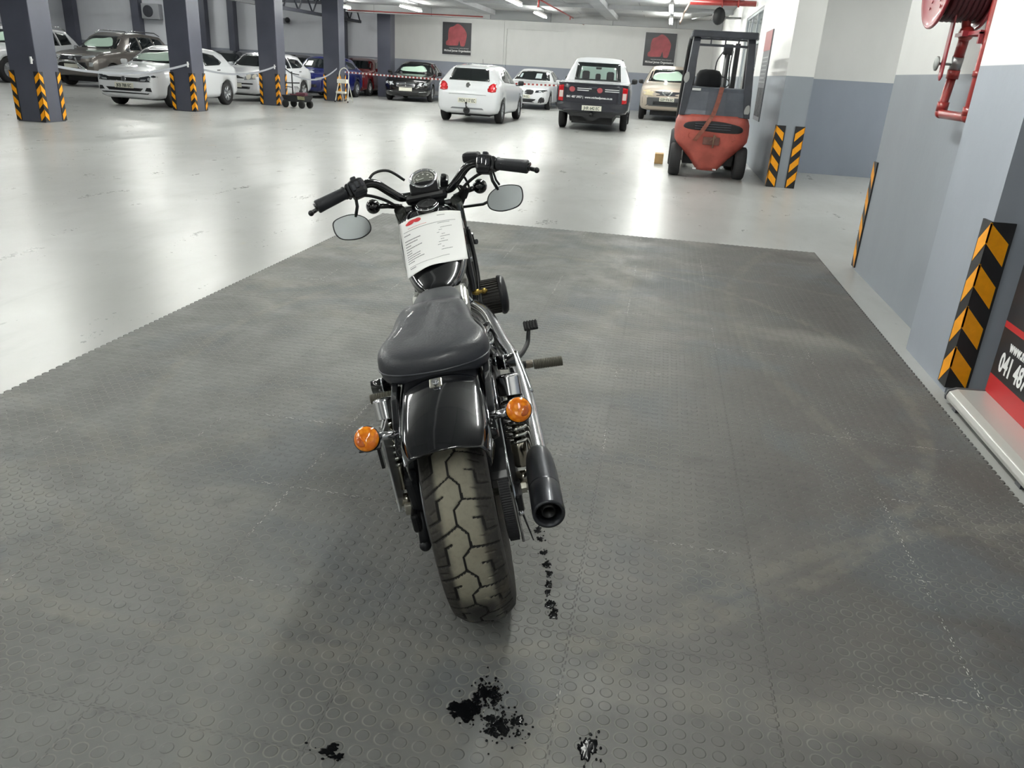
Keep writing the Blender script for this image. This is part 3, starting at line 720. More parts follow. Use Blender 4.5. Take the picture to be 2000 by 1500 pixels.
mb.tube(P, lambda u: .0245-.003*u, n=20, res=6); mb.build('exhaust_pipe', mat('bright_chrome', 'e6e6e8', .16, 1.), BK)
mb = MB(); mb.tube([(.222, .20, .502), (.214, .28, .527), (.203, .38, .557)], lambda u: .008, n=10, res=5); mb.build('heat_shield', CHROME, BK)
mb = MB(); mb.tube([(.15, .52, .54), (.16, .7, .42), (.15, .95, .38), (.12, 1.05, .45), (.06, 1.02, .58)], .02, n=14, res=6); mb.build('front_exhaust_pipe', CHROME, BK)
# seat
LEA = mat('seat_vinyl', '33353a', .42, 0, .1, bump=.0009, bscale=160, rvar=.07)
half = [(0, .458), (.035, .456), (.066, .445), (.090, .420), (.102, .375), (.110, .31), (.114, .25), (.121, .205), (.131, .165), (.142, .130), (.146, .095), (.140, .060), (.120, .033), (.085, .014), (.045, .004), (0, .001)]
OL = [V(x, y, 0) for x, y in half]+[V(-x, y, 0) for x, y in half[1:-1][::-1]]
OL = smoothpath(OL, 2, True); cx_, cy_ = -.010, .19
def lvl(k, z, tilt=1., inset=0.):
    r = []
    for p in OL:
        y_ = cy_+(p.y-cy_)*k; zz = z+tilt*(.030*(y_-.19)+.004*math.sin((y_-.1)*9))
        r.append(V(cx_+p.x*k, y_, zz))
    return r
mb = MB(); mb.smooth = True
mb.loft([lvl(.60, .664, .6), lvl(.90, .662, .6), lvl(.955, .667, .7), lvl(.985, .682, .9), lvl(.995, .698), lvl(1.0, .702), lvl(1.0, .712), lvl(.985, .726), lvl(.95, .737), lvl(.88, .745), lvl(.74, .749), lvl(.5, .750), lvl(.25, .749), lvl(.04, .749)], True, True, True)
seat = mb.build('seat', LEA, BK, subsurf=1)
mb = MB(); mb.tube([p+V(0, 0, 0) for p in lvl(1.002, .700)], .0020, n=6, closed=True); mb.build('piping', mat('seat_piping', '4a4c52', .3, 0, .3), seat)
mb = MB(); mb.smooth = True; R = []
for y, w, zt, zb in ((.43, .085, .742, .68), (.50, .080, .744, .69), (.57, .068, .742, .70), (.62, .055, .737, .705), (.65, .035, .725, .71)):
    R.append([V(math.cos(a)*w, y, (zt+zb)/2+(zt-zb)/2*math.copysign(abs(math.sin(a))**.55, math.sin(a))) for a in [2*PI*i/20 for i in range(20)]])
mb.loft(R, True, True, True); mb.build('seat_nose', mat('seat_nose_vinyl', '3a3c40', .45, bump=.0004, bscale=200), BK, subsurf=1)
# tank
TK = mat('tank_black', '0a0b0f', .14, 0, .9)
mb = MB(); mb.smooth = True; R = []
for y, w, zt, zb in ((1.135, .045, .885, .80), (1.125, .085, .908, .78), (1.08, .112, .924, .765), (1.02, .119, .922, .75), (.94, .119, .880, .73), (.86, .113, .831, .71), (.78, .099, .788, .70), (.71, .080, .759, .690), (.665, .060, .745, .685), (.64, .043, .735, .685), (.63, .025, .722, .69)):
    ring = []
    for i in range(24):
        a = 2*PI*i/24; ca, sa = math.cos(a), math.sin(a)
        ring.append(V(w*math.copysign(abs(ca)**.7, ca), y, (zt+zb)/2+(zt-zb)/2*math.copysign(abs(sa)**.75, sa)))
    R.append(ring)
mb.loft(R, True, True, True); tank = mb.build('fuel_tank', TK, BK, subsurf=1)
mb = MB(); cn = V(0, -.28, .96).normalized(); mb.lathe([(.041, -.010), (.042, .004), (.038, .011), (.030, .013), (.025, .010), (.001, .014)], (0, 1.030, .926), cn, 32); mb.build('filler_cap', GBLACK, tank)
mb = MB(); mb.lathe([(.0415, .002), (.0435, .003), (.0435, .0055), (.0415, .0065)], (0, 1.030, .926), cn, 32); mb.build('cap_ring', CHROME, tank)
# speedometer, risers, bar
mb = MB(); mb.box((0, 1.125, .945), (.155, .05, .04), bev=.015); mb.box((0, 1.15, .905), (.20, .05, .028), bev=.012)
for sx in (-1, 1): mb.cyl((sx*.045, 1.125, .905), (sx*.045, 1.125, .955), .018)
mb.box((0, 1.13, .975), (.11, .06, .02), Euler((R_(35), 0, 0)), bev=.006); mb.build('handlebar_clamp', SAT, BK)
mb = MB(); P = [(0, 1.13, .957), (.075, 1.13, .956), (.10, 1.122, .963), (.130, 1.105, .992), (.160, 1.092, 1.022), (.185, 1.083, 1.034), (.22, 1.072, 1.032), (.30, 1.042, 1.018), (.385, 1.008, .996)]
P = [(-x, y, z) for x, y, z in P[::-1]]+P[1:]
mb.tube(P, .0155, n=16, res=5); mb.build('handlebar', GBLACK, BK)
sp = D.objects.new('speedometer', None); C.objects.link(sp); sp.parent = BK
sc, sa = V(0, 1.165, 1.003), V(0, -.52, .86).normalized()
mb = MB(); mb.lathe([(.001, -.045), (.03, -.042), (.046, -.02), (.049, -.006), (.051, -.004), (.053, .0), (.0525, .006), (.048, .010), (.044, .008), (.043, .002)], sc, sa, 40); mb.build('bezel', CHROME, sp)
mb = MB(); mb.cyl(sc+sa*.0005, sc+sa*.002, .0435, n=40); mb.build('dial', mat('dial_grey', '5c5e58', .25, 0, .6), sp)
FRM = frame(sc+sa*.003, (1, 0, 0), (0, .86, .52))
mb = MB(); mb.T = FRM
for i in range(33):
    a = R_(220-8*i); k = .033 if i % 4 else .030; mb.box((math.cos(a)*.036, math.sin(a)*.036, .0005), (.007 if i % 4 == 0 else .004, .0012, .0006), Euler((0, 0, a)))
mb.box((-.012, -.004, .002), (.030, .0022, .001), Euler((0, 0, R_(15)))); mb.build('needle_and_ticks', mat('dial_white', 'e8e8e2', .5), sp)
for i in range(7):
    a = R_(220-44*i); text(str(20*i), 'dial_number', MATS['dial_white'], .0075, FRM @ Matrix.Translation((math.cos(a)*.025-.004, math.sin(a)*.025-.003, .0006)), sp)
mb = MB(); mb.box((.075, 1.15, .985), (.03, .05, .035), Euler((R_(20), R_(15), 0)), bev=.008); mb.cyl((.072, 1.135, .99), (.078, 1.13, 1.010), .010); mb.build('ignition_switch', SAT, BK)
NLR, NLL = V(-.104, -.910, .401), V(.109, -.912, .395)   # the way the two mirror glasses are turned
for sx in (-1, 1):
    g0, g1 = V(sx*.272, 1.052, 1.022), V(sx*.378, 1.010, .997); d = (g1-g0).normalized(); L = (g1-g0).length
    mb = MB(); mb.lathe([(.018, 0), (.0240, .003), (.0240, .008), (.0215, .012), (.022, L*.4), (.023, L*.8), (.024, L-.004), (.022, L), (.001, L+.001)], g0, d, 24); mb.build('grip', mat('grip_rubber', '26282c', .5, bump=.0008, bscale=200), BK)
    c = V(sx*.232, 1.066, 1.028); M = frame(c, V(sx*.95, -.35*1, -.16), (0, .35 if sx > 0 else .35, .93))
    mb = MB(); mb.T = M; mb.box((0, 0, 0), (.060, .062, .056), bev=.014); mb.box((-.002*sx, -.026, .0), (.05, .02, .045), bev=.008); mb.box((.034, 0, 0), (.014, .05, .052), bev=.006); hs = mb.build('switch_housing', BLACK, BK)
    mb = MB(); mb.T = M
    for k, (a, b) in enumerate(((-.016, .006), (.002, .006), (.018, .0))):
        for zz in (-1, 1): mb.box((a, b, zz*.030), (.013, .024, .010), bev=.003)
    mb.box((0, .036, .0), (.02, .012, .02), bev=.004); mb.build('switch_button', mat('button_grey', '34363c', .3, 0, .4), hs)
    mb = MB(); mb.tube([(sx*.245, 1.10, 1.03), (sx*.27, 1.115, 1.028), (sx*.33, 1.095, 1.008), (sx*.385, 1.055, .985), (sx*.405, 1.035, .978)], lambda u: .007+.001*u, n=10, res=4); mb.ball((sx*.408, 1.032, .977), .0105, 12, 8); mb.build('hand_lever', BLACK, BK)
    # mirror
    o = D.objects.new('mirror', None); C.objects.link(o); o.parent = BK
    Q = [(-.068, .026), (-.030, .043), (.010, .046), (.048, .030), (.064, .0), (.056, -.026), (.018, -.044), (-.035, -.044), (-.060, -.030), (-.071, -.004)]
    # outline measured on the left mirror (outer end is the pointed one)
    Qs = smoothpath([V(-a if sx > 0 else a, b, 0) for a, b in Q], 4, True)
    cc = V(sx*.277, 1.045, .899) if sx > 0 else V(-.277, 1.045, .899)
    ny = V(sx*-.12, -.86, .50)
    nl = (NLR if sx > 0 else NLL); xx = V(1, 0, 0)-nl*nl.x; M = frame(cc, xx, nl.cross(xx)); rot = M @ Matrix.Rotation(R_(4*sx), 4, 'Z')
    mb = MB(); mb.T = rot; mb.smooth = True
    mb.loft([[V(p.x*k, p.y*k, z) for p in Qs] for k, z in ((.45, -.030), (.8, -.024), (.97, -.010), (1.0, 0), (1.0, .003), (.945, .004), (.93, .0015))], True); mb.build('mirror_housing', BLACK, o)
    mb = MB(); mb.T = rot; mb.prism([(p.x*.94, p.y*.94) for p in Qs], .0016, .0026); mb.build('mirror_glass', mat('mirror_glass', 'e4e8ea', .02, 1.), o)
    mb = MB(); mb.tube([(sx*.245, 1.065, 1.00), (sx*.248, 1.068, .965), (sx*.262, 1.062, .93)], .006, n=8); mb.build('mirror_stem', BLACK, o)
    # bullet indicators under the bar
    mb = MB(); bc = V(sx*.200, 1.13, .945); mb.ball(bc, .027, 20, 14, (1, 1.05, 1)); mb.tube([bc, (sx*.15, 1.15, .935), (sx*.10, 1.16, .92)], lambda u: .010, n=10); mb.build('front_indicator', GBLACK, BK)
    # cables
    mb = MB(); mb.tube([(sx*.225, 1.07, 1.00), (sx*.19, 1.075, .99), (sx*.14, 1.11, .955), (sx*.10, 1.15, .90), (sx*.07, 1.2, .8)], .0055, n=8, res=5); mb.build('cable', RUBBER, BK)
    # fork leg
    mb = MB(); a, b = V(sx*.105, 1.10, .92), V(sx*.105, 1.30, .66); mb.cyl(a, b, .021, n=20); mb.build('fork_tube', mat('fork_steel', '70726f', .18, 1.), BK)
    mb = MB(); e = V(sx*.105, 1.52, .32); d = (e-b).normalized(); mb.lathe([(.020, -.012), (.031, -.008), (.031, .012), (.027, .016), (.027, .30), (.030, .36), (.020, .40)], b, d, 24); mb.build('fork_slider', SAT, BK)
    mb = MB(); mb.lathe([(.022, -.016), (.032, -.012), (.033, .0), (.032, .008)], b, d, 24); mb.build('fork_seal_ring', CHROME, BK)
mb = MB(); mb.box((.19, 1.125, 1.052), (.062, .052, .036), Euler((0, R_(6), R_(-18))), bev=.01); mb.build('brake_reservoir', BLACK, BK)
mb = MB(); mb.tube([(-.20, 1.10, 1.03), (-.17, 1.13, 1.06), (-.12, 1.17, 1.055), (-.07, 1.18, 1.01)], .005, n=8, res=6); mb.build('clutch_cable', RUBBER, BK)
mb = MB(); mb.tube([(.255, 1.08, 1.0), (.262, 1.10, .96), (.27, 1.08, .945)], .004); mb.tube([(.15, 1.12, .99), (.16, 1.13, .95), (.14, 1.14, .91)], .004, res=3)
for k in range(5): mb.tube([(.105+.012*k, 1.10, .985-.01*k), (.125+.008*k, 1.12, .945), (.115, 1.14, .90-.006*k)], .0035, n=6, res=3)
mb.build('wiring', RUBBER, BK)
mb = MB(); mb.tube([(.12, 1.145, .88), (.20, 1.12, .880), (.235, 1.09, .895)], .0055, n=8); mb.build('mirror_arm', BLACK, BK)
mb = MB(); mb.lathe([(.02, -.05), (.07, -.04), (.088, .0), (.09, .03), (.08, .05), (.001, .06)], (0, 1.26, .84), (0, 1, 0), 28); mb.build('headlight', GBLACK, BK)
mb = MB(); mb.smooth = True; R = []
for i in range(15):
    a = R_(150-110*i/14); R.append([V(x, 1.52+(.345+dz)*math.cos(a), .32+(.345+dz)*math.sin(a)) for x, dz in ((-.075, -.05), (-.07, -.015), (-.04, .004), (0, .009), (.04, .004), (.07, -.015), (.075, -.05), (.07, -.05), (.0, .003), (-.07, -.05))])
mb.loft(R, True); mb.build('front_fender', FEN, BK)
mb = MB(); mb.box((.128, 1.215, .745), (.028, .02, .05), Euler((R_(33), 0, 0)), bev=.006); mb.cyl((.135, 1.21, .73), (.15, 1.2, .73), .010); mb.build('hose_clamp', SAT, BK)
mb = MB(); mb.tube([(.128, 1.0, .83), (.132, .95, .75), (.13, .9, .66), (.11, .85, .55)], .008, res=4); mb.tube([(.09, 1.14, .86), (.10, 1.08, .62), (.08, 1.0, .3), (.09, .7, .2), (.10, .5, .22)], .016, res=5)
mb.tube([(-.09, 1.14, .86), (-.10, 1.08, .62), (-.08, 1.0, .3), (-.09, .7, .2), (-.10, .5, .22)], .016, res=5); mb.tube([(0, 1.15, .88), (0, 1.0, .80), (0, .7, .70), (0, .45, .655)], .02, res=4)
for sx in (-1, 1): mb.tube([(sx*.02, .6, .68), (sx*.11, .42, .645), (sx*.12, .30, .64), (sx*.125, .15, .655)], .014, res=4); mb.tube([(sx*.12, .32, .64), (sx*.12, .42, .4), (sx*.10, .5, .22)], .014, res=3)
mb.build('frame', SAT, BK)
# engine
ALU = mat('cast_aluminium', 'b8b9b4', .4, .75, var=.15, vscale=25)
mb = MB(); mb.box((0, .76, .34), (.20, .40, .22), bev=.05); mb.lathe([(.001, .0), (.08, 0), (.10, -.015), (.10, -.04)], (.145, .74, .36), (1, 0, 0), 28); mb.build('crankcase', ALU, BK)
mb = MB(); mb.box((-.135, .62, .34), (.07, .50, .17), bev=.05); mb.lathe([(.001, .0), (.07, 0), (.085, -.02)], (-.175, .50, .34), (-1, 0, 0), 24); mb.build('primary_cover', mat('primary_black', '16171a', .3, .3, .4), BK)
for (y0, z0, y1, z1) in ((.70, .44, .635, .655), (.80, .44, .90, .65)):
    d = V(0, y1-y0, z1-z0).normalized(); M = frame((0, y0, z0), (1, 0, 0), V(0, d.z, -d.y)); L = math.hypot(y1-y0, z1-z0)
    mb = MB(); mb.T = M @ Matrix.Scale(1, 4)
    n = 11
    for i in range(n): mb.box((0, 0, L*(i+.5)/n), (.165-.01*(i % 2), .15, L/n*.42), bev=.003)
    mb.cyl((0, 0, 0), (0, 0, L), .06)
    mb.build('cylinder', ALU, BK)
    mb = MB(); mb.T = M; mb.box((.0, 0, L+.02), (.185, .13, .05), bev=.018); mb.box((.02, 0, L+.045), (.12, .09, .02), bev=.008)
    for sx in (-1, 1):
        for sy in (-1, 1): mb.cyl((sx*.075, sy*.045, L+.03), (sx*.075, sy*.045, L+.052), .008, n=6)
    mb.build('rocker_box', ALU, BK)
mb = MB(); mb.tube([(.09, .30, .655), (.115, .42, .63), (.128, .55, .60)], .02, res=4); mb.box((.10, .36, .56), (.06, .20, .16), bev=.03); mb.box((-.10, .36, .54), (.07, .24, .18), bev=.03); mb.box((0, .36, .52), (.16, .2, .2), bev=.02)
mb.build('oil_tank', GBLACK, BK)
mb = MB(); mb.tube([(.142, .18, .615), (.144, .26, .60), (.140, .36, .575), (.12, .46, .56)], .011, n=10, res=4); mb.tube([(.135, .30, .63), (.142, .38, .61), (.138, .5, .595)], .006, n=8, res=4); mb.build('chrome_line', CHROME, BK)
# air cleaner
ac = D.objects.new('air_cleaner', None); C.objects.link(ac); ac.parent = BK
cc = V(.132, .765, .630)
mb = MB(); mb.lathe([(.001, 0), (.050, 0), (.054, .004), (.056, .065)], cc, (1, 0, 0), 36)
for i in range(36):
    a = 2*PI*i/36; mb.box(cc+V(.033, math.cos(a)*.056, math.sin(a)*.056), (.060, .0035, .008), Euler((a+PI/2, 0, 0)))
mb.build('filter_element', mat('filter_dark', '2b2926', .6), ac)
mb = MB(); mb.lathe([(.045, .060), (.064, .060), (.068, .066), (.067, .074), (.058, .084), (.03, .089), (.001, .090)], cc, (1, 0, 0), 36); mb.build('end_cap', BLACK, ac)
mb = MB(); mb.cyl(V(.105, .70, .672), V(.155, .70, .672), .006, n=8); mb.cyl(V(.112, .70, .672), V(.128, .70, .672), .011, n=6); mb.cyl(V(.138, .70, .672), V(.15, .70, .672), .010, n=6); mb.build('brass_breather', mat('brass', 'a58a4a', .3, 1.), ac)
# controls
mb = MB(); mb.tube([(.15, .635, .425), (.20, .633, .418), (.235, .632, .412)], .014, n=14); mb.build('peg_mount', SAT, BK)
mb = MB(); mb.box((.247, .632, .412), (.026, .022, .022), bev=.004); mb.cyl((.252, .615, .412), (.252, .65, .412), .007); mb.build('peg_clevis', mat('rusty_steel', '8c8478', .45, .7, var=.25, vscale=60), BK)
def peg(x0, x1, y, z, sg):
    pr = []; n = 17
    for i in range(n):
        u = i/n*(abs(x1-x0)); pr += [(.0150, u), (.0172, u+.001), (.0172, u+.0030), (.0150, u+.0038)]
    pr = [(.001, 0)]+pr+[(.0165, abs(x1-x0)), (.001, abs(x1-x0)+.001)]
    mb = MB(); mb.lathe(pr, (x0, y, z), (sg, 0, -.06), 20); mb.build('foot_peg', mat('dusty_peg_rubber', '5f5c52', .8), BK)
peg(.262, .358, .632, .408, 1); peg(-.205, -.300, .632, .400, -1)
mb = MB(); mb.tube([(.200, .64, .430), (.215, .66, .434), (.235, .70, .434), (.258, .765, .438), (.266, .79, .455), (.272, .80, .475)], lambda u: .010-.003*u, n=12, res=5); mb.ball((.20, .64, .43), .016); mb.build('brake_pedal_arm', BLACK, BK)
mb = MB(); M = frame((.281, .80, .489), (1, 0, -.02), (0, .75, .6)); mb.T = M; mb.box((0, 0, 0), (.050, .038, .010), bev=.004)
for i in range(5): mb.box((-.02+.010*i, 0, .006), (.0045, .034, .006), bev=.001)
mb.build('brake_pedal_pad', RUBBER, BK)
mb = MB(); mb.tube([(-.08, .74, .22), (-.15, .70, .14), (-.225, .66, .062)], .011, n=10); mb.box((-.235, .655, .056), (.05, .035, .010), Euler((0, -.2292, 0)), bev=.003); mb.build('side_stand', SAT, BK)
# price sheet lying on the tank
MB_ = BK.matrix_world
bpy.context.view_layer.update()
dg = bpy.context.evaluated_depsgraph_get(); te = tank.evaluated_get(dg); tb = BVHTree.FromObject(te, dg)
def top(x, y):
    h = tb.ray_cast(V(x, y, 1.3), V(0, 0, -1)); return h[0].z if h[0] else None
TL, TR_, BR, BL = V(-.108, .985, 0), V(.114, 1.0, 0), V(.112, .775, 0), V(-.094, .712, 0)
NX, NY = 24, 30; ps = thing('price_sheet', 'white printed price sheet with a red emblem lying on the motorcycle tank', 'paper', BK.location)
ps.rotation_euler = BK.rotation_euler; ps.scale = BK.scale
def pp(u, v, e=0.):
    p = (TL*(1-u)+TR_*u)*(1-v)+(BL*(1-u)+BR*u)*v
    zc = top(0, p.y) or .78; z = None
    lim = {0: .1}
    zc = zc+.003
    k = abs(p.x)/.112
    z = zc-.018*k**2.2*(1-.3*v)+.004*math.sin(v*9+u*5)*v
    t = top(p.x, p.y)
    if t: z = max(z, t+.0015)
    if v > .8: z += .010*((v-.8)/.2)*math.sin(u*PI*1.5)
    return V(p.x, p.y, z+e)
mb = MB(); mb.smooth = True
mb.loft([[pp(i/NX, j/NY) for i in range(NX+1)]+[pp(i/NX, j/NY, -.0004) for i in range(NX, -1, -1)] for j in range(NY+1)], True)
mb.build('sheet', mat('paper_white', 'f4f4f2', .6), ps)
def strip(u0, u1, v0, v1, n=6):
    r = [[pp(u0+(u1-u0)*i/n, v0, .0006) for i in range(n+1)], [pp(u0+(u1-u0)*i/n, v1, .0006) for i in range(n+1)]]; return r
mb = MB()
for (a, b, v) in ((.05, .90, .215), (.06, .72, .845)): mb.loft(strip(a, b, v, v+.006, 20), False, False)
rr = random.Random(3)
for i in range(12):
    v = .27+.044*i
    if i == 1: continue
    u = .05; e = .05+rr.choice((.08, .1, .2, .26))
    while u < e: w = rr.uniform(.012, .022); mb.loft(strip(u, u+w, v, v+.013, 1), False, False); u += w+.004
    u = .55+rr.uniform(0, .1); e = u+rr.choice((.03, .05, .14, .18))
    while u < e: w = rr.uniform(.010, .018); mb.loft(strip(u, u+w, v-.03, v-.021, 1), False, False); u += w+.005
u = .07
while u < .16: mb.loft(strip(u, u+.02, .875, .889, 1), False, False); u += .024
u = .62
while u < .74: mb.loft(strip(u, u+.014, .085, .096, 1), False, False); u += .018
mb.build('print_lines', mat('print_grey', '6a6a70', .7), ps, fixn=False)
mb = MB()
def blob(cu, cv, ru, rv):
    c = pp(cu, cv, .0008); n = 18; ring = [pp(cu+ru*math.cos(2*PI*i/n), cv+rv*math.sin(2*PI*i/n), .0008) for i in range(n)]
    mb.add([c]+ring, [(0, 1+(i+1) % n, 1+i) for i in range(n)])
blob(.17, .095, .070, .030); blob(.30, .080, .060, .038); blob(.22, .070, .085, .028)
mb.build('emblem', mat('emblem_print', 'c9373c', .6), ps, fixn=False)
mb = MB(); u = .13
while u < .42: w = .014; mb.loft(strip(u, u+w, .175, .184, 1), False, False); u += .024
mb.build('red_print', mat('emblem_print', 'c9373c', .6), ps, fixn=False)
# ================================================================ PARKED CARS
def paint(name, c, rough=.25, metal=0.): return mat('car_paint_'+name, c, rough, metal, .8)
PW = paint('white', 'dddfe2'); GLS = mat('car_glass', '14191a', .06, 0, .6); CAB_VIEW = mat('cab_see_through_pale', '8fa39b', .08, 0, .8)
DARK = mat('dark_trim', '131417', .5); LAMP = mat('headlamp_glass', 'a9adb0', .1, .35, .8); LAMPD = mat('headlamp_dark', '33363b', .1, .2, .9)
TAIL = mat('tail_lamp_red', 'b01018', .12, 0, .9, emis=.0); ALLOY = mat('alloy_rim', 'b4b6ba', .3, .7); PLATE = mat('number_plate_white', 'd8d6c8', .45); PLT = mat('number_plate_print', '2c3a34', .5)
SCREEN_REFL = mat('painted_screen_reflection', 'b4ccbc', .25, 0, .5); CHR = mat('car_chrome', 'c9cacc', .15, 1.)
ST = {
 # y from the front: half width, underside, belt, roof half width, top
 'hatch': (4.0, [(0, .60, .30, .66, .50, .71), (.04, .72, .24, .75, .60, .79), (.16, .80, .20, .79, .64, .855), (.45, .84, .19, .84, .66, .92), (.95, .85, .18, .89, .68, .98), (1.15, .85, .18, .92, .67, 1.02), (1.70, .85, .18, .94, .58, 1.37), (2.0, .85, .18, .95, .56, 1.45), (2.7, .85, .18, .97, .57, 1.46), (3.3, .85, .19, .99, .56, 1.42), (3.58, .84, .2, 1.0, .56, 1.36), (3.78, .83, .22, .99, .62, 1.14), (3.90, .81, .24, .95, .66, .98), (3.97, .77, .28, .88, .66, .90), (4.0, .70, .34, .76, .58, .80)]),
 'boxhatch': (3.9, [(0, .62, .34, .60, .5, .64), (.05, .74, .26, .70, .58, .74), (.2, .79, .22, .78, .64, .84), (.9, .82, .19, .88, .68, .95), (1.05, .82, .18, .92, .66, .99), (1.55, .82, .18, .94, .57, 1.33), (1.8, .82, .18, .95, .56, 1.41), (2.8, .82, .18, .97, .56, 1.43), (3.3, .82, .2, .98, .56, 1.38), (3.6, .81, .22, .98, .61, 1.10), (3.78, .79, .25, .94, .65, .96), (3.86, .76, .28, .85, .62, .86), (3.9, .70, .34, .7, .55, .76)]),
 'suv': (4.8, [(0, .68, .45, .80, .52, .86), (.06, .80, .38, .90, .62, .98), (.2, .88, .34, .98, .7, 1.06), (.6, .92, .32, 1.06, .74, 1.14), (1.15, .93, .3, 1.12, .74, 1.20), (1.35, .93, .3, 1.14, .72, 1.24), (1.95, .93, .3, 1.17, .64, 1.68), (2.25, .93, .3, 1.18, .62, 1.79), (3.2, .93, .3, 1.20, .62, 1.83), (4.2, .93, .33, 1.22, .61, 1.77), (4.5, .92, .36, 1.22, .64, 1.55), (4.68, .90, .40, 1.18, .68, 1.22), (4.76, .86, .42, 1.0, .66, 1.05), (4.8, .78, .46, .85, .6, .9)]),
 'sedan': (4.75, [(0, .56, .28, .56, .42, .60), (.05, .70, .22, .64, .55, .68), (.2, .82, .18, .72, .62, .76), (.5, .89, .17, .80, .68, .86), (1.2, .91, .16, .89, .72, .97), (1.4, .91, .16, .92, .70, 1.0), (2.0, .91, .16, .94, .60, 1.34), (2.35, .91, .16, .95, .57, 1.43), (3.0, .91, .16, .96, .57, 1.43), (3.5, .91, .18, .97, .58, 1.33), (4.0, .90, .2, .97, .68, 1.08), (4.4, .88, .23, .95, .70, 1.03), (4.62, .84, .27, .92, .68, .98), (4.72, .78, .32, .82, .62, .88), (4.75, .70, .36, .7, .5, .78)]),
 'pickup': (5.3, [(0, .68, .45, .80, .52, .86), (.06, .80, .38, .90, .62, .98), (.2, .88, .34, .98, .7, 1.06), (.6, .92, .32, 1.06, .74, 1.14), (1.15, .93, .3, 1.12, .74, 1.20), (1.35, .93, .3, 1.14, .72, 1.24), (1.95, .93, .3, 1.17, .64, 1.68), (2.25, .93, .3, 1.18, .62, 1.79), (3.25, .93, .3, 1.18, .63, 1.80), (3.50, .93, .3, 1.18, .66, 1.70), (3.62, .93, .3, 1.18, .70, 1.18), (3.9, .93, .34, 1.17, .80, 1.17), (5.1, .93, .42, 1.17, .84, 1.17), (5.25, .92, .44, 1.16, .85, 1.165), (5.3, .90, .46, 1.14, .84, 1.16)]),
}
def carbody(kind, wh):
    L, T = ST[kind]; n = int(L/.055)
    def at(y):
        for i in range(len(T)-1):
            if T[i][0] <= y <= T[i+1][0]:
                t = (y-T[i][0])/(T[i+1][0]-T[i][0]); return [T[i][k]*(1-t)+T[i+1][k]*t for k in range(1, 6)]
        return list(T[-1][1:])
    ys = sorted(set([L*i/n for i in range(n+1)]+[t[0] for t in T])); mb = MB(); mb.smooth = True; R = []
    for y in ys:
        w, zb, zs, wt, zt = at(y); m = .5*(zb+zs); ar = 0
        for yw, rw in wh:
            d = abs(y-yw)
            if d < rw+.05: ar = max(ar, rw+math.sqrt((rw+.05)**2-d*d))
        drop = min(.06, (zt-zs)*.35)
        h = [(0, zb), (.72*w, zb), (.93*w, zb+.05), (.985*w, zb+.14*(1 if m-zb > .15 else .4)), (w, m), (.995*w, m+(zs-m)*.6), (.965*w, zs-.01)]
        h = [(x, max(z, ar)) for x, z in h]
        q = [(.945*w, zs+.012)]
        for k in (.25, .5, .75): q.append((.945*w*(1-k)+wt*k+.02*math.sin(PI*k), zs+.012+(zt-drop-zs-.012)*k))
        q += [(wt, zt-drop), (wt*.86, zt-drop*.45), (wt*.55, zt-drop*.12), (0, zt)]
        half = h+q
        R.append([V(x, L/2-y, z) for x, z in half]+[V(-x, L/2-y, z) for x, z in half[1:-1][::-1]])
    mb.loft(R, True, True, True); return L, mb
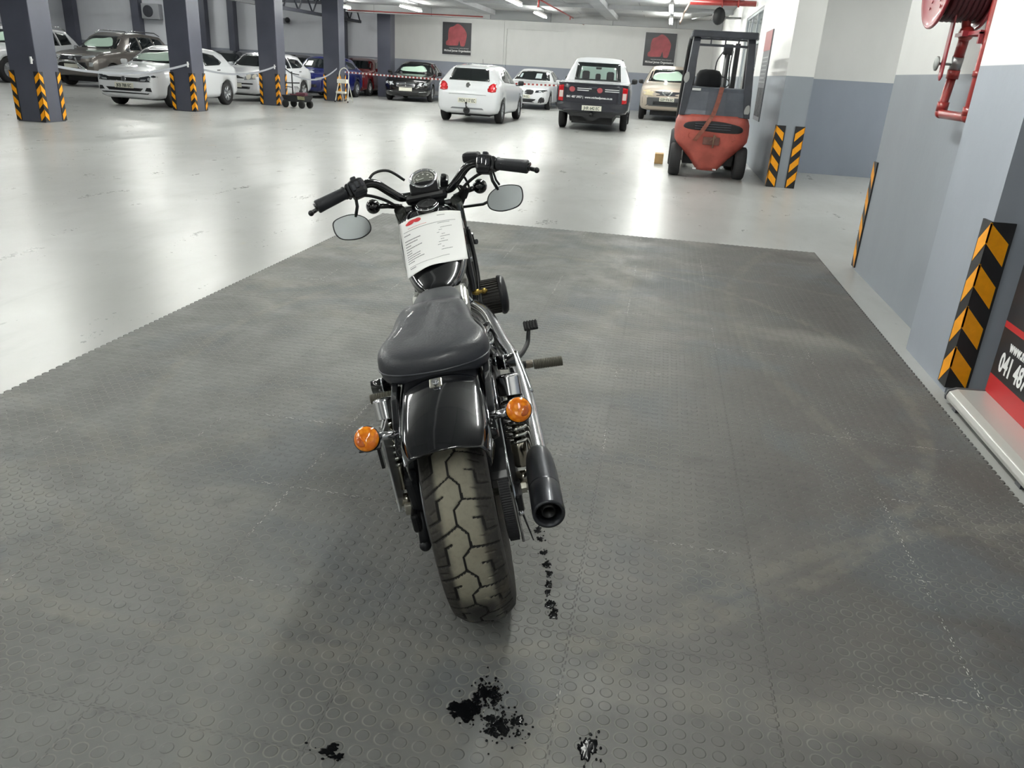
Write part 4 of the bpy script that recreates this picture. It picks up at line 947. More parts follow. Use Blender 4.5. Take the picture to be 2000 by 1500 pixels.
def car(kind, name, label, loc, rot, pnt, front=(), rear=(), sides=(), wheel_r=.31, wb=None, plate=None, rplate=None, rim='alloy', rails=False, mirror=None, group=None, sheet=True, low=None, cat='car', tailmat=None):
    L = ST[kind][0]; fy = {'hatch': .82, 'boxhatch': .75, 'suv': .92, 'sedan': .85, 'pickup': .92}[kind]; wb = wb or {'hatch': 2.5, 'boxhatch': 2.45, 'suv': 2.75, 'sedan': 2.85, 'pickup': 3.2}[kind]
    t = thing(name, label, cat, (*loc, 0), rot, group, 1.07)
    wh = [(fy, wheel_r), (fy+wb, wheel_r)]
    _, mb = carbody(kind, wh)
    if tailmat:
        for q, f_ in enumerate(mb.f):
            c_ = sum((V(*mb.v[i]) for i in f_), V(0, 0, 0))/len(f_)
            if c_.y < -L/2+.16 and c_.z < 1.155: mb.m[q] = 1
    b = mb.build('body', [pnt, tailmat] if tailmat else pnt, t); w0 = ST[kind][1][5][1]
    bvh = BVHTree.FromPolygons([v.co for v in b.data.vertices], [p.vertices for p in b.data.polygons])
    def patch(nm, poly, m, side, off=.006, parent=t, smooth=0, rings=(1, .8, .55, .3), inset=0.):
        if smooth: poly = [(p.x, p.y) for p in smoothpath([V(a, b_, 0) for a, b_ in poly], smooth, True)]
        P = []
        for i in range(len(poly)):   # subdivide long edges
            a, c = poly[i], poly[(i+1) % len(poly)]; k = max(1, int(math.hypot(c[0]-a[0], c[1]-a[1])/.09))
            P += [(a[0]+(c[0]-a[0])*j/k, a[1]+(c[1]-a[1])*j/k) for j in range(k)]
        cx = sum(p[0] for p in P)/len(P); cz = sum(p[1] for p in P)/len(P)
        o, d = {'F': (lambda u, z: V(u, 5, z), V(0, -1, 0)), 'B': (lambda u, z: V(u, -5, z), V(0, 1, 0)), 'R': (lambda u, z: V(3, u, z), V(-1, 0, 0)), 'L': (lambda u, z: V(-3, u, z), V(1, 0, 0))}[side]
        mbp = MB(); mbp.smooth = True; rows = []; last = None
        def hit(u, z, e):
            nonlocal last
            h = bvh.ray_cast(o(u, z), d)
            if h[0] is None: return (last or (o(u, z)+d*5)).copy()
            nn = h[1] if h[1].dot(d) < 0 else -h[1]; last = h[0]+nn*e; return last.copy()
        rows.append([hit(u, z, -.012) for u, z in P])
        for k in rings: rows.append([hit(cx+(u-cx)*k, cz+(z-cz)*k, off) for u, z in P])
        mbp.loft(rows, False, True, True); n = len(P); c = hit(cx, cz, off); k0 = len(mbp.v)
        mbp.add([c], []); base_ = k0-n
        for i in range(n): mbp.f.append((base_+i, base_+(i+1) % n, k0)); mbp.m.append(mbp.mi); mbp.sm.append(True)
        return mbp.build(nm, m, parent)
    def mir(nm, poly, m, side, **k):
        patch(nm, poly, m, side, **k); patch(nm, [(-a, z) for a, z in poly][::-1], m, side, **k)
    def ray(side, u, z):
        o, d = {'F': (V(u, 5, z), V(0, -1, 0)), 'B': (V(u, -5, z), V(0, 1, 0))}[side]; return bvh.ray_cast(o, d)[0]
    for nm, poly, m, k in front: (mir if k.pop('mir', False) else patch)(nm, poly, m, 'F', **k)
    for nm, poly, m, k in rear: (mir if k.pop('mir', False) else patch)(nm, poly, m, 'B', **k)
    for nm, poly, m in sides:
        pl = [(L/2-a, z) for a, z in poly]
        patch(nm, pl, m, 'R'); patch(nm, pl, m, 'L')
    mb = MB(); mb.box((0, 0, .42), (1.05, L-.9, .5)); mb.build('underbody', DARK, t)
    for sx in (-1, 1):
        for yw, rw in wh:
            x1 = sx*(w0-.02); yy = L/2-yw; mb = MB()
            mb.lathe([(rw*.62, 0), (rw*.9, 0), (rw, .02), (rw, .16), (rw*.9, .185), (rw*.62, .19)], (x1, yy, rw), (-sx, 0, 0), 28); w = mb.build('wheel', mat('car_tyre', '1c1c1e', .75), t)
            mb = MB(); mb.lathe([(.001, .05), (rw*.15, .03), (rw*.2, .045), (rw*.5, .05)], (x1, yy, rw), (-sx, 0, 0), 28); mb.lathe([(rw*.56, .012), (rw*.65, .006), (rw*.66, .03), (rw*.56, .06)], (x1, yy, rw), (-sx, 0, 0), 28)
            ns = 7
            for k in range(ns):
                a = 2*PI*k/ns; d = V(0, math.cos(a), math.sin(a)); mb.tube([V(x1-sx*.03, yy, rw)+d*rw*.12, V(x1-sx*.02, yy, rw)+d*rw*.6], rw*.06, n=5)
            mb.lathe([(rw*.6, .09), (.001, .09)], (x1, yy, rw), (-sx, 0, 0), 20); mb.build('rim', ALLOY if rim == 'alloy' else DARK, w)
    my = L/2-ST[kind][1][6][0]+.28; mz = ST[kind][1][5][3]+.06
    for sx in (-1, 1):
        mb = MB(); mb.box((sx*(w0+(.045 if kind == 'pickup' else .09)), my, mz+.03), (.17, .10, .13), bev=.04); mb.box((sx*(w0+.0), my, mz-.03), (.14, .05, .03), bev=.01); mb.build('wing_mirror', mirror or pnt, t)
    def plate_(side, txt, z):
        p = ray(side, 0, z); s = -1 if side == 'B' else 1
        y = p.y+s*.012; mb = MB(); mb.box((0, y, z), (.50, .012, .12), bev=.004); q = mb.build('number_plate', PLATE, t)
        if txt: text(txt, 'plate_lettering', PLT, .105, frame((0, y+s*.008, z-.038), (-s, 0, 0), (0, 0, 1)), q, align='CENTER', bold=.002, sx=.80)
    if plate: plate_('F', *plate)
    if rplate: plate_('B', *rplate)
    if rails:
        for sx in (-1, 1):
            mb = MB(); mb.tube([(sx*.60, L/2-2.2, 1.76), (sx*.61, L/2-2.5, 1.86), (sx*.61, L/2-3.9, 1.86), (sx*.60, L/2-4.2, 1.76)], .018); mb.build('roof_rail', CHR, t)
    return t, bvh, patch
def ws(kind, c=.05):   # windscreen outline, front view
    z0, z1, a, b = {'hatch': (1.03, 1.36, .68, .54), 'boxhatch': (1.01, 1.34, .66, .54), 'suv': (1.25, 1.67, .72, .60), 'sedan': (1.02, 1.34, .70, .57), 'pickup': (1.25, 1.67, .72, .60)}[kind]
    return [(-a, z0), (a, z0), (b, z1), (-b, z1)]
def dash_refl(kind):  # outline of the dashboard reflection painted on the windscreen
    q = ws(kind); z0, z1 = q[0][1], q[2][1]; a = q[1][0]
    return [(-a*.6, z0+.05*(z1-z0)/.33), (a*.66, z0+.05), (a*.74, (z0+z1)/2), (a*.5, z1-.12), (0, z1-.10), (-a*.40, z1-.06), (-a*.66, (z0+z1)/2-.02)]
def fr(kind, extra, sheet=True):  # sheet: adds the pale painted reflection on the glass
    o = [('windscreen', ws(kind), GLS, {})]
    if sheet: o.append(('windscreen_reflection', dash_refl(kind), SCREEN_REFL, dict(off=.010, smooth=3)))
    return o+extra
SW = {'hatch': [[(1.55, .99), (2.25, 1.0), (2.25, 1.34), (1.95, 1.30)], [(2.33, 1.0), (3.05, 1.03), (3.22, 1.10), (3.0, 1.27), (2.33, 1.34)]],
      'boxhatch': [[(1.42, .98), (2.3, .99), (2.3, 1.33), (1.76, 1.30)], [(2.38, .99), (3.05, 1.01), (3.25, 1.07), (3.08, 1.24), (2.38, 1.31)]],
      'suv': [[(1.9, 1.23), (2.65, 1.23), (2.65, 1.66), (2.3, 1.64)], [(2.73, 1.23), (3.5, 1.24), (3.5, 1.68), (2.73, 1.68)], [(3.58, 1.25), (4.15, 1.30), (4.1, 1.62), (3.58, 1.67)]],
      'sedan': [[(1.85, .99), (2.65, 1.0), (2.65, 1.33), (2.25, 1.31)], [(2.73, 1.0), (3.35, 1.02), (3.55, 1.10), (3.3, 1.28), (2.73, 1.34)]],
      'pickup': [[(1.9, 1.23), (2.6, 1.23), (2.6, 1.66), (2.3, 1.64)], [(2.68, 1.23), (3.3, 1.24), (3.3, 1.64), (2.68, 1.67)]]}
def sd(kind, extra=()): return [('side_window', p, GLS) for p in SW[kind]]+list(extra)
hd = lambda y, z: [(y, z), (y+.16, z+.005), (y+.16, z+.03), (y, z+.025)]
# 1 white hatchback facing the camera
t, bv, patch = car('hatch', 'hatchback', 'white hatchback facing the camera between the first two columns on the left', (-13.85, 21.42), PI, PW,
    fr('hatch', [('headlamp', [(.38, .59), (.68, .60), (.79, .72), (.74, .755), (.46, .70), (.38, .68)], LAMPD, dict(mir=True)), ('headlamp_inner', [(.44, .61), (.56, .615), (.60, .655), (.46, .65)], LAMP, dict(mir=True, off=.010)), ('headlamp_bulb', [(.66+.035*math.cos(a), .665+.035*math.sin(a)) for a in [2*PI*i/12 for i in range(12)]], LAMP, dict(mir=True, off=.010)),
     ('grille', [(-.40, .60), (.40, .60), (.42, .685), (-.42, .685)], DARK, {}), ('lower_grille', [(-.42, .38), (.42, .38), (.50, .45), (-.50, .45)], DARK, {}), ('bumper_slot', [(-.60, .318), (.60, .318), (.64, .345), (-.64, .345)], DARK, {}),
     ('fog_lamp', [(.54, .39), (.70, .38), (.68, .47), (.59, .47)], DARK, dict(mir=True)), ('badge', [(.062*math.cos(a), .645+.062*math.sin(a)) for a in [2*PI*i/16 for i in range(16)]], CHR, dict(off=.012)), ('chrome_strip', [(-.40, .596), (.40, .596), (.40, .604), (-.40, .604)], CHR, dict(off=.010))]),
    (('rear_window', [(-.56, 1.02), (.56, 1.02), (.5, 1.33), (-.5, 1.33)], GLS, {}), ('tail_lamp', [(.55, .80), (.76, .78), (.76, .95), (.60, .96)], TAIL, dict(mir=True))), sd('hatch', [('door_handle', hd(2.05, .87), DARK), ('door_handle', hd(2.85, .89), DARK)]), plate=('JKB 788 EC', .50))
# 2 bronze-grey off-roader
t, bv, patch = car('suv', 'off_roader', 'bronze-grey off-roader with a chrome nudge bar, behind the white hatchback', (-21.2, 29.25), PI, paint('bronze', '6a6560', .3, .35),
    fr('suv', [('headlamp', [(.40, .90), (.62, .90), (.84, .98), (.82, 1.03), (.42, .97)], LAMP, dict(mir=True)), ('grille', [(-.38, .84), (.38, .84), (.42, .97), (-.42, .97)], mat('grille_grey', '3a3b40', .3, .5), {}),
     ('chrome_bar', [(-.42, .975), (.42, .975), (.42, 1.0), (-.42, 1.0)], CHR, dict(off=.012)), ('lower_intake', [(-.62, .60), (.62, .60), (.55, .78), (-.55, .78)], DARK, {}), ('fog_lamp', [(.66, .66), (.78, .66), (.80, .78), (.68, .80)], LAMP, dict(mir=True)),
     ('badge', [(.08*math.cos(a), .91+.05*math.sin(a)) for a in [2*PI*i/16 for i in range(16)]], CHR, dict(off=.014))]),
    (('rear_window', [(-.58, 1.28), (.58, 1.28), (.55, 1.66), (-.55, 1.66)], GLS, {}),), sd('suv', [('chrome_line', [(1.9, 1.185), (4.2, 1.205), (4.2, 1.225), (1.9, 1.205)], CHR)]), wheel_r=.38, plate=('', .66), rails=True, mirror=CHR)
mb = MB(); Lh = 2.4
mb.tube([(-.62, Lh-.02, .5), (-.42, Lh+.14, .62), (-.30, Lh+.16, .78), (.30, Lh+.16, .78), (.42, Lh+.14, .62), (.62, Lh-.02, .5)], .035, res=3)
for sx in (-1, 1): mb.tube([(sx*.30, Lh+.16, .92), (sx*.40, Lh+.14, .72), (sx*.62, Lh+.02, .52)], .03, res=3)
mb.build('nudge_bar', CHR, t)
# 3 white off-roader at the left edge
car('suv', 'off_roader', 'white off-roader half hidden behind the nearest column at the left edge', (-24.4, 27.9), PI, PW,
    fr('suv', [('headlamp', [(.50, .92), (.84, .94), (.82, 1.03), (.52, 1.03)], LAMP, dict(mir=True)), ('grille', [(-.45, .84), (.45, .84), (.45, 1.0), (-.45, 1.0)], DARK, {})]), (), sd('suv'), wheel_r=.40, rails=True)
# 4 dark saloon behind
car('sedan', 'saloon', 'dark grey saloon whose roof shows behind the white hatchback', (-19.6, 34.9), PI, paint('graphite', '2c2f35', .25, .3), fr('sedan', [], False), (), sd('sedan'))
# 5 older white hatchback
car('boxhatch', 'hatchback', 'older white hatchback with round lamps, parked behind the third column', (-13.85, 26.9), PI, PW,
    fr('boxhatch', [('lamp_unit', [(.34, .62), (.70, .66), (.76, .74), (.74, .80), (.36, .80)], LAMP, dict(mir=True)), ('lamp_bulb', [(.47+.075*math.cos(a), .71+.075*math.sin(a)) for a in [2*PI*i/14 for i in range(14)]], mat('lamp_white', 'd4d0c4', .2), dict(mir=True, off=.012)), ('lamp_bulb', [(.64+.06*math.cos(a), .73+.06*math.sin(a)) for a in [2*PI*i/14 for i in range(14)]], MATS['lamp_white'], dict(mir=True, off=.012)),
     ('grille', [(-.33, .66), (.33, .66), (.33, .78), (-.33, .78)], DARK, {}), ('bumper_strip', [(-.76, .50), (.76, .50), (.76, .54), (-.76, .54)], DARK, {}), ('lower_grille', [(-.5, .37), (.5, .37), (.52, .44), (-.52, .44)], DARK, {})], False),
    (), sd('boxhatch', [('door_handle', hd(2.1, .86), DARK), ('door_handle', hd(2.85, .88), DARK)]), plate=('', .47))
# 6 blue saloon
car('boxhatch', 'hatchback', 'small dark blue car behind the stepladder column', (-13.7, 31.75), PI, paint('blue', '1d2566', .2, .3),
    fr('boxhatch', [('headlamp', [(.44, .60), (.70, .64), (.74, .74), (.46, .70)], LAMP, dict(mir=True)), ('grille', [(-.28, .60), (.28, .60), (.30, .70), (-.30, .70)], DARK, {}), ('lower_grille', [(-.5, .38), (.5, .38), (.5, .48), (-.5, .48)], DARK, {}), ('price_sheet', [(.18, 1.08), (.45, 1.08), (.40, 1.24), (.20, 1.24)], mat('paper_white', 'f4f4f2', .6), dict(off=.010))], False), (), sd('boxhatch'))
# 7 dark car behind the blue one, 8 red car
car('sedan', 'saloon', 'black saloon showing only its roof behind the small blue car', (-16.6, 35.6), PI, paint('black', '0d0e12', .2), fr('sedan', [], False), (), sd('sedan'))
car('hatch', 'hatchback', 'dark red hatchback between the stepladder column and the plain column', (-13.85, 36.2), PI, paint('red', '701418', .2, .2), fr('hatch', [('headlamp', [(.46, .665), (.80, .72), (.78, .80), (.5, .76)], LAMP, dict(mir=True)), ('grille', [(-.3, .62), (.3, .62), (.3, .7), (-.3, .7)], DARK, {})], False), (), sd('hatch'))
# 9 black saloon with wide chrome grille
def vert_bars(n, w, z0, z1): return [('grille_bar', [(-w, z0+(z1-z0)*i/n), (w, z0+(z1-z0)*i/n), (w, z0+(z1-z0)*(i+.35)/n), (-w, z0+(z1-z0)*(i+.35)/n)], CHR, dict(off=.014)) for i in range(n)]
car('sedan', 'saloon', 'black luxury saloon with a chrome barred grille under the left poster', (-10.7, 34.7), PI+.10, paint('piano_black', '08080a', .15),
    fr('sedan', [('headlamp', [(.44, .58), (.60, .56), (.66, .68), (.50, .70)], LAMP, dict(mir=True)), ('outer_headlamp', [(.64, .60), (.80, .60), (.84, .70), (.70, .72)], LAMP, dict(mir=True)), ('grille_surround', [(-.34, .52), (.34, .52), (.40, .69), (-.40, .69)], CHR, {}), ('grille', [(-.31, .54), (.31, .54), (.36, .67), (-.36, .67)], LAMPD, dict(off=.011))]
     + vert_bars(4, .33, .555, .66) + [('grille_centre', [(-.012, .54), (.012, .54), (.012, .67), (-.012, .67)], CHR, dict(off=.018)), ('lower_grille', [(-.66, .24), (.66, .24), (.62, .36), (-.62, .36)], DARK, {}), ('chrome_blade', [(.50, .345), (.78, .37), (.78, .385), (.50, .36)], CHR, dict(mir=True, off=.012))]), (), sd('sedan'), plate=('', .44))
# 10 white hatchback seen from behind
t, bv, patch = car('hatch', 'hatchback', 'white hatchback seen from behind with red lamps and a tow ball, in the open floor', (-5.48, 24.55), 0, PW, fr('hatch', [], False),
    [('rear_window', [(-.54, 1.04), (.54, 1.04), (.46, 1.335), (-.46, 1.335)], GLS, {}), ('tail_lamp', [(.54, .80), (.745, .80), (.735, .985), (.64, .995), (.55, .92)], TAIL, dict(mir=True, smooth=2)), ('lamp_glow', [(.645+.045*math.cos(a), .905+.045*math.sin(a)) for a in [2*PI*i/12 for i in range(12)]], mat('tail_lamp_bright', 'd8404a', .2, 0, .6), dict(mir=True, off=.010)),
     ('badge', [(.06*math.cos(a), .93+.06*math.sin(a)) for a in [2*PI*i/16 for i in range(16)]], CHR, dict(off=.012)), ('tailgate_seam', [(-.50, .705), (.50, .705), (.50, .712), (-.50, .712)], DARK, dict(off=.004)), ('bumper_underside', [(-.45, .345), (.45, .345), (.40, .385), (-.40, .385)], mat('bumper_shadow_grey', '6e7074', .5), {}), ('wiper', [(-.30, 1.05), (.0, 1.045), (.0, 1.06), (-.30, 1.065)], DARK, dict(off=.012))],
    sd('hatch', [('door_handle', hd(2.05, .87), PW)]), rplate=('FKN 117 EC', .56), mirror=DARK)
mb = MB(); mb.cyl((0, -2.02, .40), (0, -2.12, .33), .02); mb.tube([(0, -1.95, .36), (0, -2.10, .33), (0, -2.12, .48)], .015); mb.ball((0, -2.12, .50), .03, 12, 8); mb.cyl((0, -2.0, .31), (0, -2.08, .31), .08); mb.build('tow_ball', DARK, t)
mb = MB(); mb.tube([(.02, -.35, 1.44), (.03, -.45, 1.58)], .004); mb.build('aerial', DARK, t)
# 11 white saloon with twin grille
car('sedan', 'saloon', 'white sporty saloon with twin oval black grilles between the rear-facing hatchback and the pickup', (-5.6, 35.1), PI-.02, PW,
    fr('sedan', [('headlamp', [(.42, .60), (.72, .62), (.84, .68), (.80, .72), (.44, .68)], LAMPD, dict(mir=True)), ('headlamp_ring', [(.56, .625), (.66, .63), (.66, .67), (.56, .67)], LAMP, dict(mir=True, off=.010)), ('kidney_grille', [(.03, .56), (.28, .53), (.36, .60), (.34, .68), (.08, .69)], DARK, dict(mir=True, smooth=2)),
     ('lower_grille', [(-.40, .26), (.40, .26), (.46, .38), (-.46, .38)], DARK, {}), ('side_intake', [(.54, .26), (.76, .28), (.74, .44), (.62, .44)], DARK, dict(mir=True, smooth=2)), ('price_sheet', [(-.36, 1.08), (-.12, 1.08), (-.12, 1.26), (-.34, 1.26)], mat('pale_paper', 'a9b4b6', .5), dict(off=.010)), ('side_sheet', [(.42, 1.10), (.5, 1.10), (.47, 1.24), (.40, 1.24)], mat('pale_paper', 'a9b4b6', .5), dict(off=.010))], False), (), sd('sedan'), plate=('JKZ 474 EC', .46))
# 12 pickup in black wrap seen from behind
WR = paint('black_wrap', '191a24', .3)
RW = [(-.60, 1.23), (.60, 1.23), (.54, 1.62), (-.54, 1.62)]
tail = [('tailgate', [(-.745, .66), (.745, .66), (.745, 1.13), (-.745, 1.13)], WR, dict(off=.010)), ('rear_window', [(-.63, 1.21), (.63, 1.21), (.57, 1.66), (-.57, 1.66)], GLS, {}), ('window_view', [(-.50, 1.25), (.50, 1.25), (.46, 1.56), (-.46, 1.56)], CAB_VIEW, dict(off=.010))]  # window_view: brightness seen through the cab, painted as a pale patch
for x, w in ((-.33, .10), (0, .07), (.33, .10)): tail.append(('headrest', [(x-w, 1.245), (x+w, 1.245), (x+w, 1.42-(.06 if x == 0 else 0)), (x+w*.6, 1.45-(.06 if x == 0 else 0)), (x-w*.6, 1.45-(.06 if x == 0 else 0)), (x-w, 1.42-(.06 if x == 0 else 0))], mat('headrest_black', '17181b', .6), dict(off=.014)))
tail += [('interior_mirror', [(-.07, 1.50), (.07, 1.50), (.08, 1.55), (-.08, 1.55)], MATS['headrest_black'], dict(off=.014)),
 ('tail_lamp', [(.74, .70), (.87, .72), (.87, 1.08), (.74, 1.10)], TAIL, dict(mir=True)), ('reverse_lamp', [(.755, .80), (.85, .80), (.85, .96), (.755, .96)], mat('lamp_cream', 'c9b9b4', .2), dict(mir=True, off=.010)),
 ('tailgate_handle', [(-.12, .96), (.12, .96), (.10, 1.0), (-.10, 1.0)], DARK, dict(off=.016)), ('badge', [(-.11, 1.045), (.11, 1.045), (.11, 1.075), (-.11, 1.075)], mat('badge_dark', '33353d', .3), dict(off=.016)),
 ('bumper', [(-.885, .49), (.885, .49), (.885, .70), (-.885, .70)], WR, dict(off=.014))]
for x in (-.53, .17): tail.append(('emblem', [(x+.075*math.cos(a), 1.0+.065*math.sin(a)) for a in [2*PI*i/14 for i in range(14)]], mat('emblem_red', 'a3474d', .5), dict(off=.014)))
for x in (-.40, .30):
    for z in (1.02, .975): tail.append(('tailgate_lettering', [(x, z), (x+.36, z), (x+.36, z+.018), (x, z+.018)], WHITEP, dict(off=.014)))
t, bv, patch = car('pickup', 'pickup_truck', 'white pickup truck with a black wrapped tail, seen from behind', (-2.08, 25.25), .03, PW, fr('pickup', [], False), tail, sd('pickup', [('side_wrap', [(3.75, .75), (5.2, .75), (5.2, 1.13), (3.75, 1.13)], WR)]), wheel_r=.38, rplate=('JHR 642 EC', .57), mirror=DARK, cat='pickup', tailmat=WR)
p = bv.ray_cast(V(0, -5, .8), V(0, 1, 0))[0]
text('041 487 3957 |  www.michaeljames.co.za', 'tailgate_lettering', WHITEP, .072, frame((-.66, p.y-.016, .80), (1, 0, 0), (0, 0, 1)), t, bold=.002, sx=.97)
mb = MB(); mb.prism([(-.55, .36), (.55, .36), (.7, .5), (-.7, .5)], 0, .1, frame((0, p.y+.12, 0), (1, 0, 0), (0, 0, 1))); mb.prism([(-.22, .36), (-.08, .27), (.08, .27), (.22, .36)], 0, .05, frame((0, p.y+.05, 0), (1, 0, 0), (0, 0, 1))); mb.ball((0, p.y-.04, .42), .045, 12, 8); mb.build('tow_bar', DARK, t)
for sx in (-1, 1):
    mb = MB(); mb.tube([(sx*.70, .62, 1.20), (sx*.66, .50, 1.45), (sx*.60, .42, 1.72), (sx*.58, .5, 1.78)], .02); mb.build('pillar_trim', DARK, t)
# 13 beige pickup
car('pickup', 'pickup_truck', 'beige pickup facing the camera under the right poster', (-.02, 33.2), PI, paint('champagne', 'b3a698', .3, .2),
    fr('pickup', [('headlamp', [(.44, .80), (.80, .82), (.86, .98), (.60, .99), (.46, .93)], mat('yellowed_lamp', 'cbbf9c', .2, 0, .8), dict(mir=True)), ('grille', [(-.36, .82), (.36, .82), (.42, .95), (-.42, .95)], mat('grille_grey', '3a3b40', .3, .5), {}), ('grille_vee', [(-.20, .95), (-.13, .95), (-.03, .83), (-.09, .83)], CHR, dict(off=.012)), ('grille_vee', [(.13, .95), (.20, .95), (.09, .83), (.03, .83)], CHR, dict(off=.012)), ('badge', [(-.08, .90), (.08, .90), (.08, .94), (-.08, .94)], CHR, dict(off=.014)),
     ('grey_bumper', [(-.80, .48), (.80, .48), (.82, .76), (-.82, .76)], mat('faded_plastic', '515254', .6), {}), ('lower_grille', [(-.45, .52), (.45, .52), (.45, .64), (-.45, .64)], DARK, dict(off=.010))]), (), sd('pickup'), wheel_r=.38, plate=('GZP 976 EC', .70), mirror=DARK, cat='pickup')
# ================================================================ FORKLIFT
FR_ = mat('forklift_red', 'b3574b', .5, 0, .1, var=.25, vscale=4); FG = mat('forklift_grey', '3d4048', .4, .1, .2, var=.2, vscale=5); FK = mat('forklift_black', '16171b', .5)
F = thing('forklift', 'red and charcoal forklift seen from behind, parked against the right wall', 'forklift', (.765, 13.45, 0), 0)
def sup(w, z0, z1, y, n=28, e=.45, bulge=.12):
    r = []
    for i in range(n):
        a = 2*PI*i/n; ca, sa = math.cos(a), math.sin(a); r.append((w*math.copysign(abs(ca)**e, ca), sa)); 
    return r
# counterweight: plan outline bulges to the rear, stacked in height
mb = MB(); mb.smooth = True; R = []
for z, w, d in ((.13, .16, .10), (.20, .22, .13), (.30, .30, .16), (.42, .42, .19), (.52, .52, .21), (.60, .575, .22), (.72, .585, .235), (.86, .575, .24), (.94, .545, .22), (.985, .50, .19)):
    ring = []
    for i in range(17):
        u = -1+2*i/16; ring.append(V(w*math.copysign(abs(u)**.85, u), -d*(1-abs(u)**3.2)*.9+.06, z))
    ring += [V(w, .75, z), V(-w, .75, z)]
    R.append(ring)
mb.loft(R, True, True, True); cw = mb.build('counterweight', FR_, F)
cwb = BVHTree.FromPolygons([v.co for v in cw.data.vertices], [p.vertices for p in cw.data.polygons])
def rear_y(x, z):
    h = cwb.ray_cast(V(x, -3, z), V(0, 1, 0)); return h[0].y if h[0] else -.1
mb = MB(); q = smoothpath([V(a, b, 0) for a, b in ((-.45, .80), (-.38, .865), (-.1, .895), (.15, .89), (.40, .845), (.47, .785), (.40, .735), (.1, .735), (-.15, .75), (-.38, .765))], 3, True)
mb.smooth = True
mb.loft([[V(p.x*k, rear_y(p.x*k, .812+(p.y-.812)*k)-e, .812+(p.y-.812)*k) for p in q] for k, e in ((1.02, -.02), (1.02, .008), (.97, .012), (.85, .010), (.7, .010), (.5, .010), (.35, .010), (.18, .010), (.02, .010))], False, True, True); g = mb.build('grille', FK, F)
mb = MB()
for i, z in enumerate((.78, .815, .85)):
    mb.tube([(x, rear_y(x, z)-.016, z) for x in [-.28+.04*k for k in range(15)]], .007, n=6)
mb.build('grille_slat', mat('slat_grey', '4a4c55', .4), g)
for x in (-.33, .33):
    mb = MB(); mb.lathe([(.045, 0), (.05, .008), (.035, .012), (.03, .004), (.001, .004)], (x, rear_y(x, .65)+.01, .66), (0, -1, 0), 20); mb.build('lamp_recess', FR_, F)
mb = MB(); mb.box((0, -.175, .60), (.26, .03, .12), bev=.01); mb.build('tow_pocket', mat('forklift_worn', '6e4a42', .7, var=.3, vscale=12), F)
mb = MB(); mb.prism([(0, 0), (.10, .05), (.10, .09), (.02, .02)], -.01, .01, frame((-.03, -.20, .60), (1, 0, 0), (0, 0, 1))); mb.cyl((.035, -.20, .50), (.035, -.20, .70), .012); mb.build('tow_pin', mat('rusty_iron', '7c6252', .8), F)
for x in (-.20, .12):
    mb = MB(); mb.box((x, -.05, .155), (.055, .01, .022)); mb.build('reflector', WHITEP, F)
# wheels
for x in (-.52, .52):
    mb = MB(); mb.lathe([(.12, -.09), (.23, -.09), (.255, -.07), (.26, 0), (.255, .07), (.23, .09), (.12, .09)], (x, .20, .26), (1, 0, 0), 32); mb.cyl((x-.05, .20, .26), (x+.05, .20, .26), .13); mb.build('rear_wheel', mat('solid_tyre', '303032', .8), F)
    mb = MB(); mb.lathe([(.15, -.11), (.30, -.11), (.325, -.08), (.325, .08), (.30, .11), (.15, .11)], (x*.98, 1.75, .325), (1, 0, 0), 32); mb.cyl((x*.98-.06, 1.75, .325), (x*.98+.06, 1.75, .325), .17); mb.build('front_wheel', mat('solid_tyre', '303032', .8), F)
mb = MB(); mb.box((0, .85, .35), (.80, 1.3, .3)); mb.box((0, .95, .66), (1.08, 1.5, .34), bev=.04); mb.build('chassis', FK, F)
# engine cover
mb = MB(); mb.smooth = True
mb.loft([[V(x*w, y0, z) for x, y0 in ((-1, .05+dy), (-.9, -.03+dy), (-.3, -.075+dy), (.3, -.075+dy), (.9, -.03+dy), (1, .05+dy), (1, .62), (-1, .62))] for z, w, dy in ((.97, .50, -.02), (1.05, .485, 0), (1.33, .455, .03), (1.385, .45, .06), (1.395, .43, .10))], True, True, False); mb.build('engine_cover', mat('engine_cover_grey', '565a63', .38, .2, .2, var=.2, vscale=4), F, bevel=.01)
mb = MB(); mb.box((-.33, -.045, 1.355), (.135, .012, .035), Euler((.12, 0, 0))); mb.build('maker_plate', WHITEP, F)
# guard: rear legs, roof frame, front legs
for sx in (-1, 1):
    P = [(sx*.55, .02, .96), (sx*.53, .03, 1.3), (sx*.50, .05, 1.7), (sx*.475, .08, 2.05), (sx*.46, .15, 2.17)]
    mb = MB(); mb.loft([[V(x-sx*.13*(1-.2*i/4), y-.03, z), V(x, y-.03, z), V(x+sx*.01, y+.10, z), V(x-sx*.13*(1-.2*i/4), y+.10, z)] for i, (x, y, z) in enumerate(P)], True); mb.build('rear_leg', FG, F, bevel=.008)
    mb = MB(); mb.tube([(sx*.54, 1.75, .75), (sx*.53, 1.60, 1.3), (sx*.50, 1.42, 2.0), (sx*.48, 1.30, 2.15)], .035, n=8); mb.build('front_leg', FK, F)
    mb = MB(); mb.box((sx*.47, .75, 2.165), (.07, 1.35, .07), bev=.01); mb.build('roof_rail', FG, F)
mb = MB(); mb.box((0, .08, 2.16), (1.0, .16, .10), bev=.02); mb.box((0, 1.38, 2.165), (.98, .08, .06), bev=.01); mb.box((0, .12, 2.005), (.80, .03, .035)); 
for i in range(5): mb.box((-.34+.17*i, .70, 2.17), (.03, 1.3, .03))
for x in (-.20, .02, .22): mb.box((x, .12, 2.06), (.02, .02, .12))
mb.build('overhead_guard', FG, F)
mb = MB(); mb.smooth = True
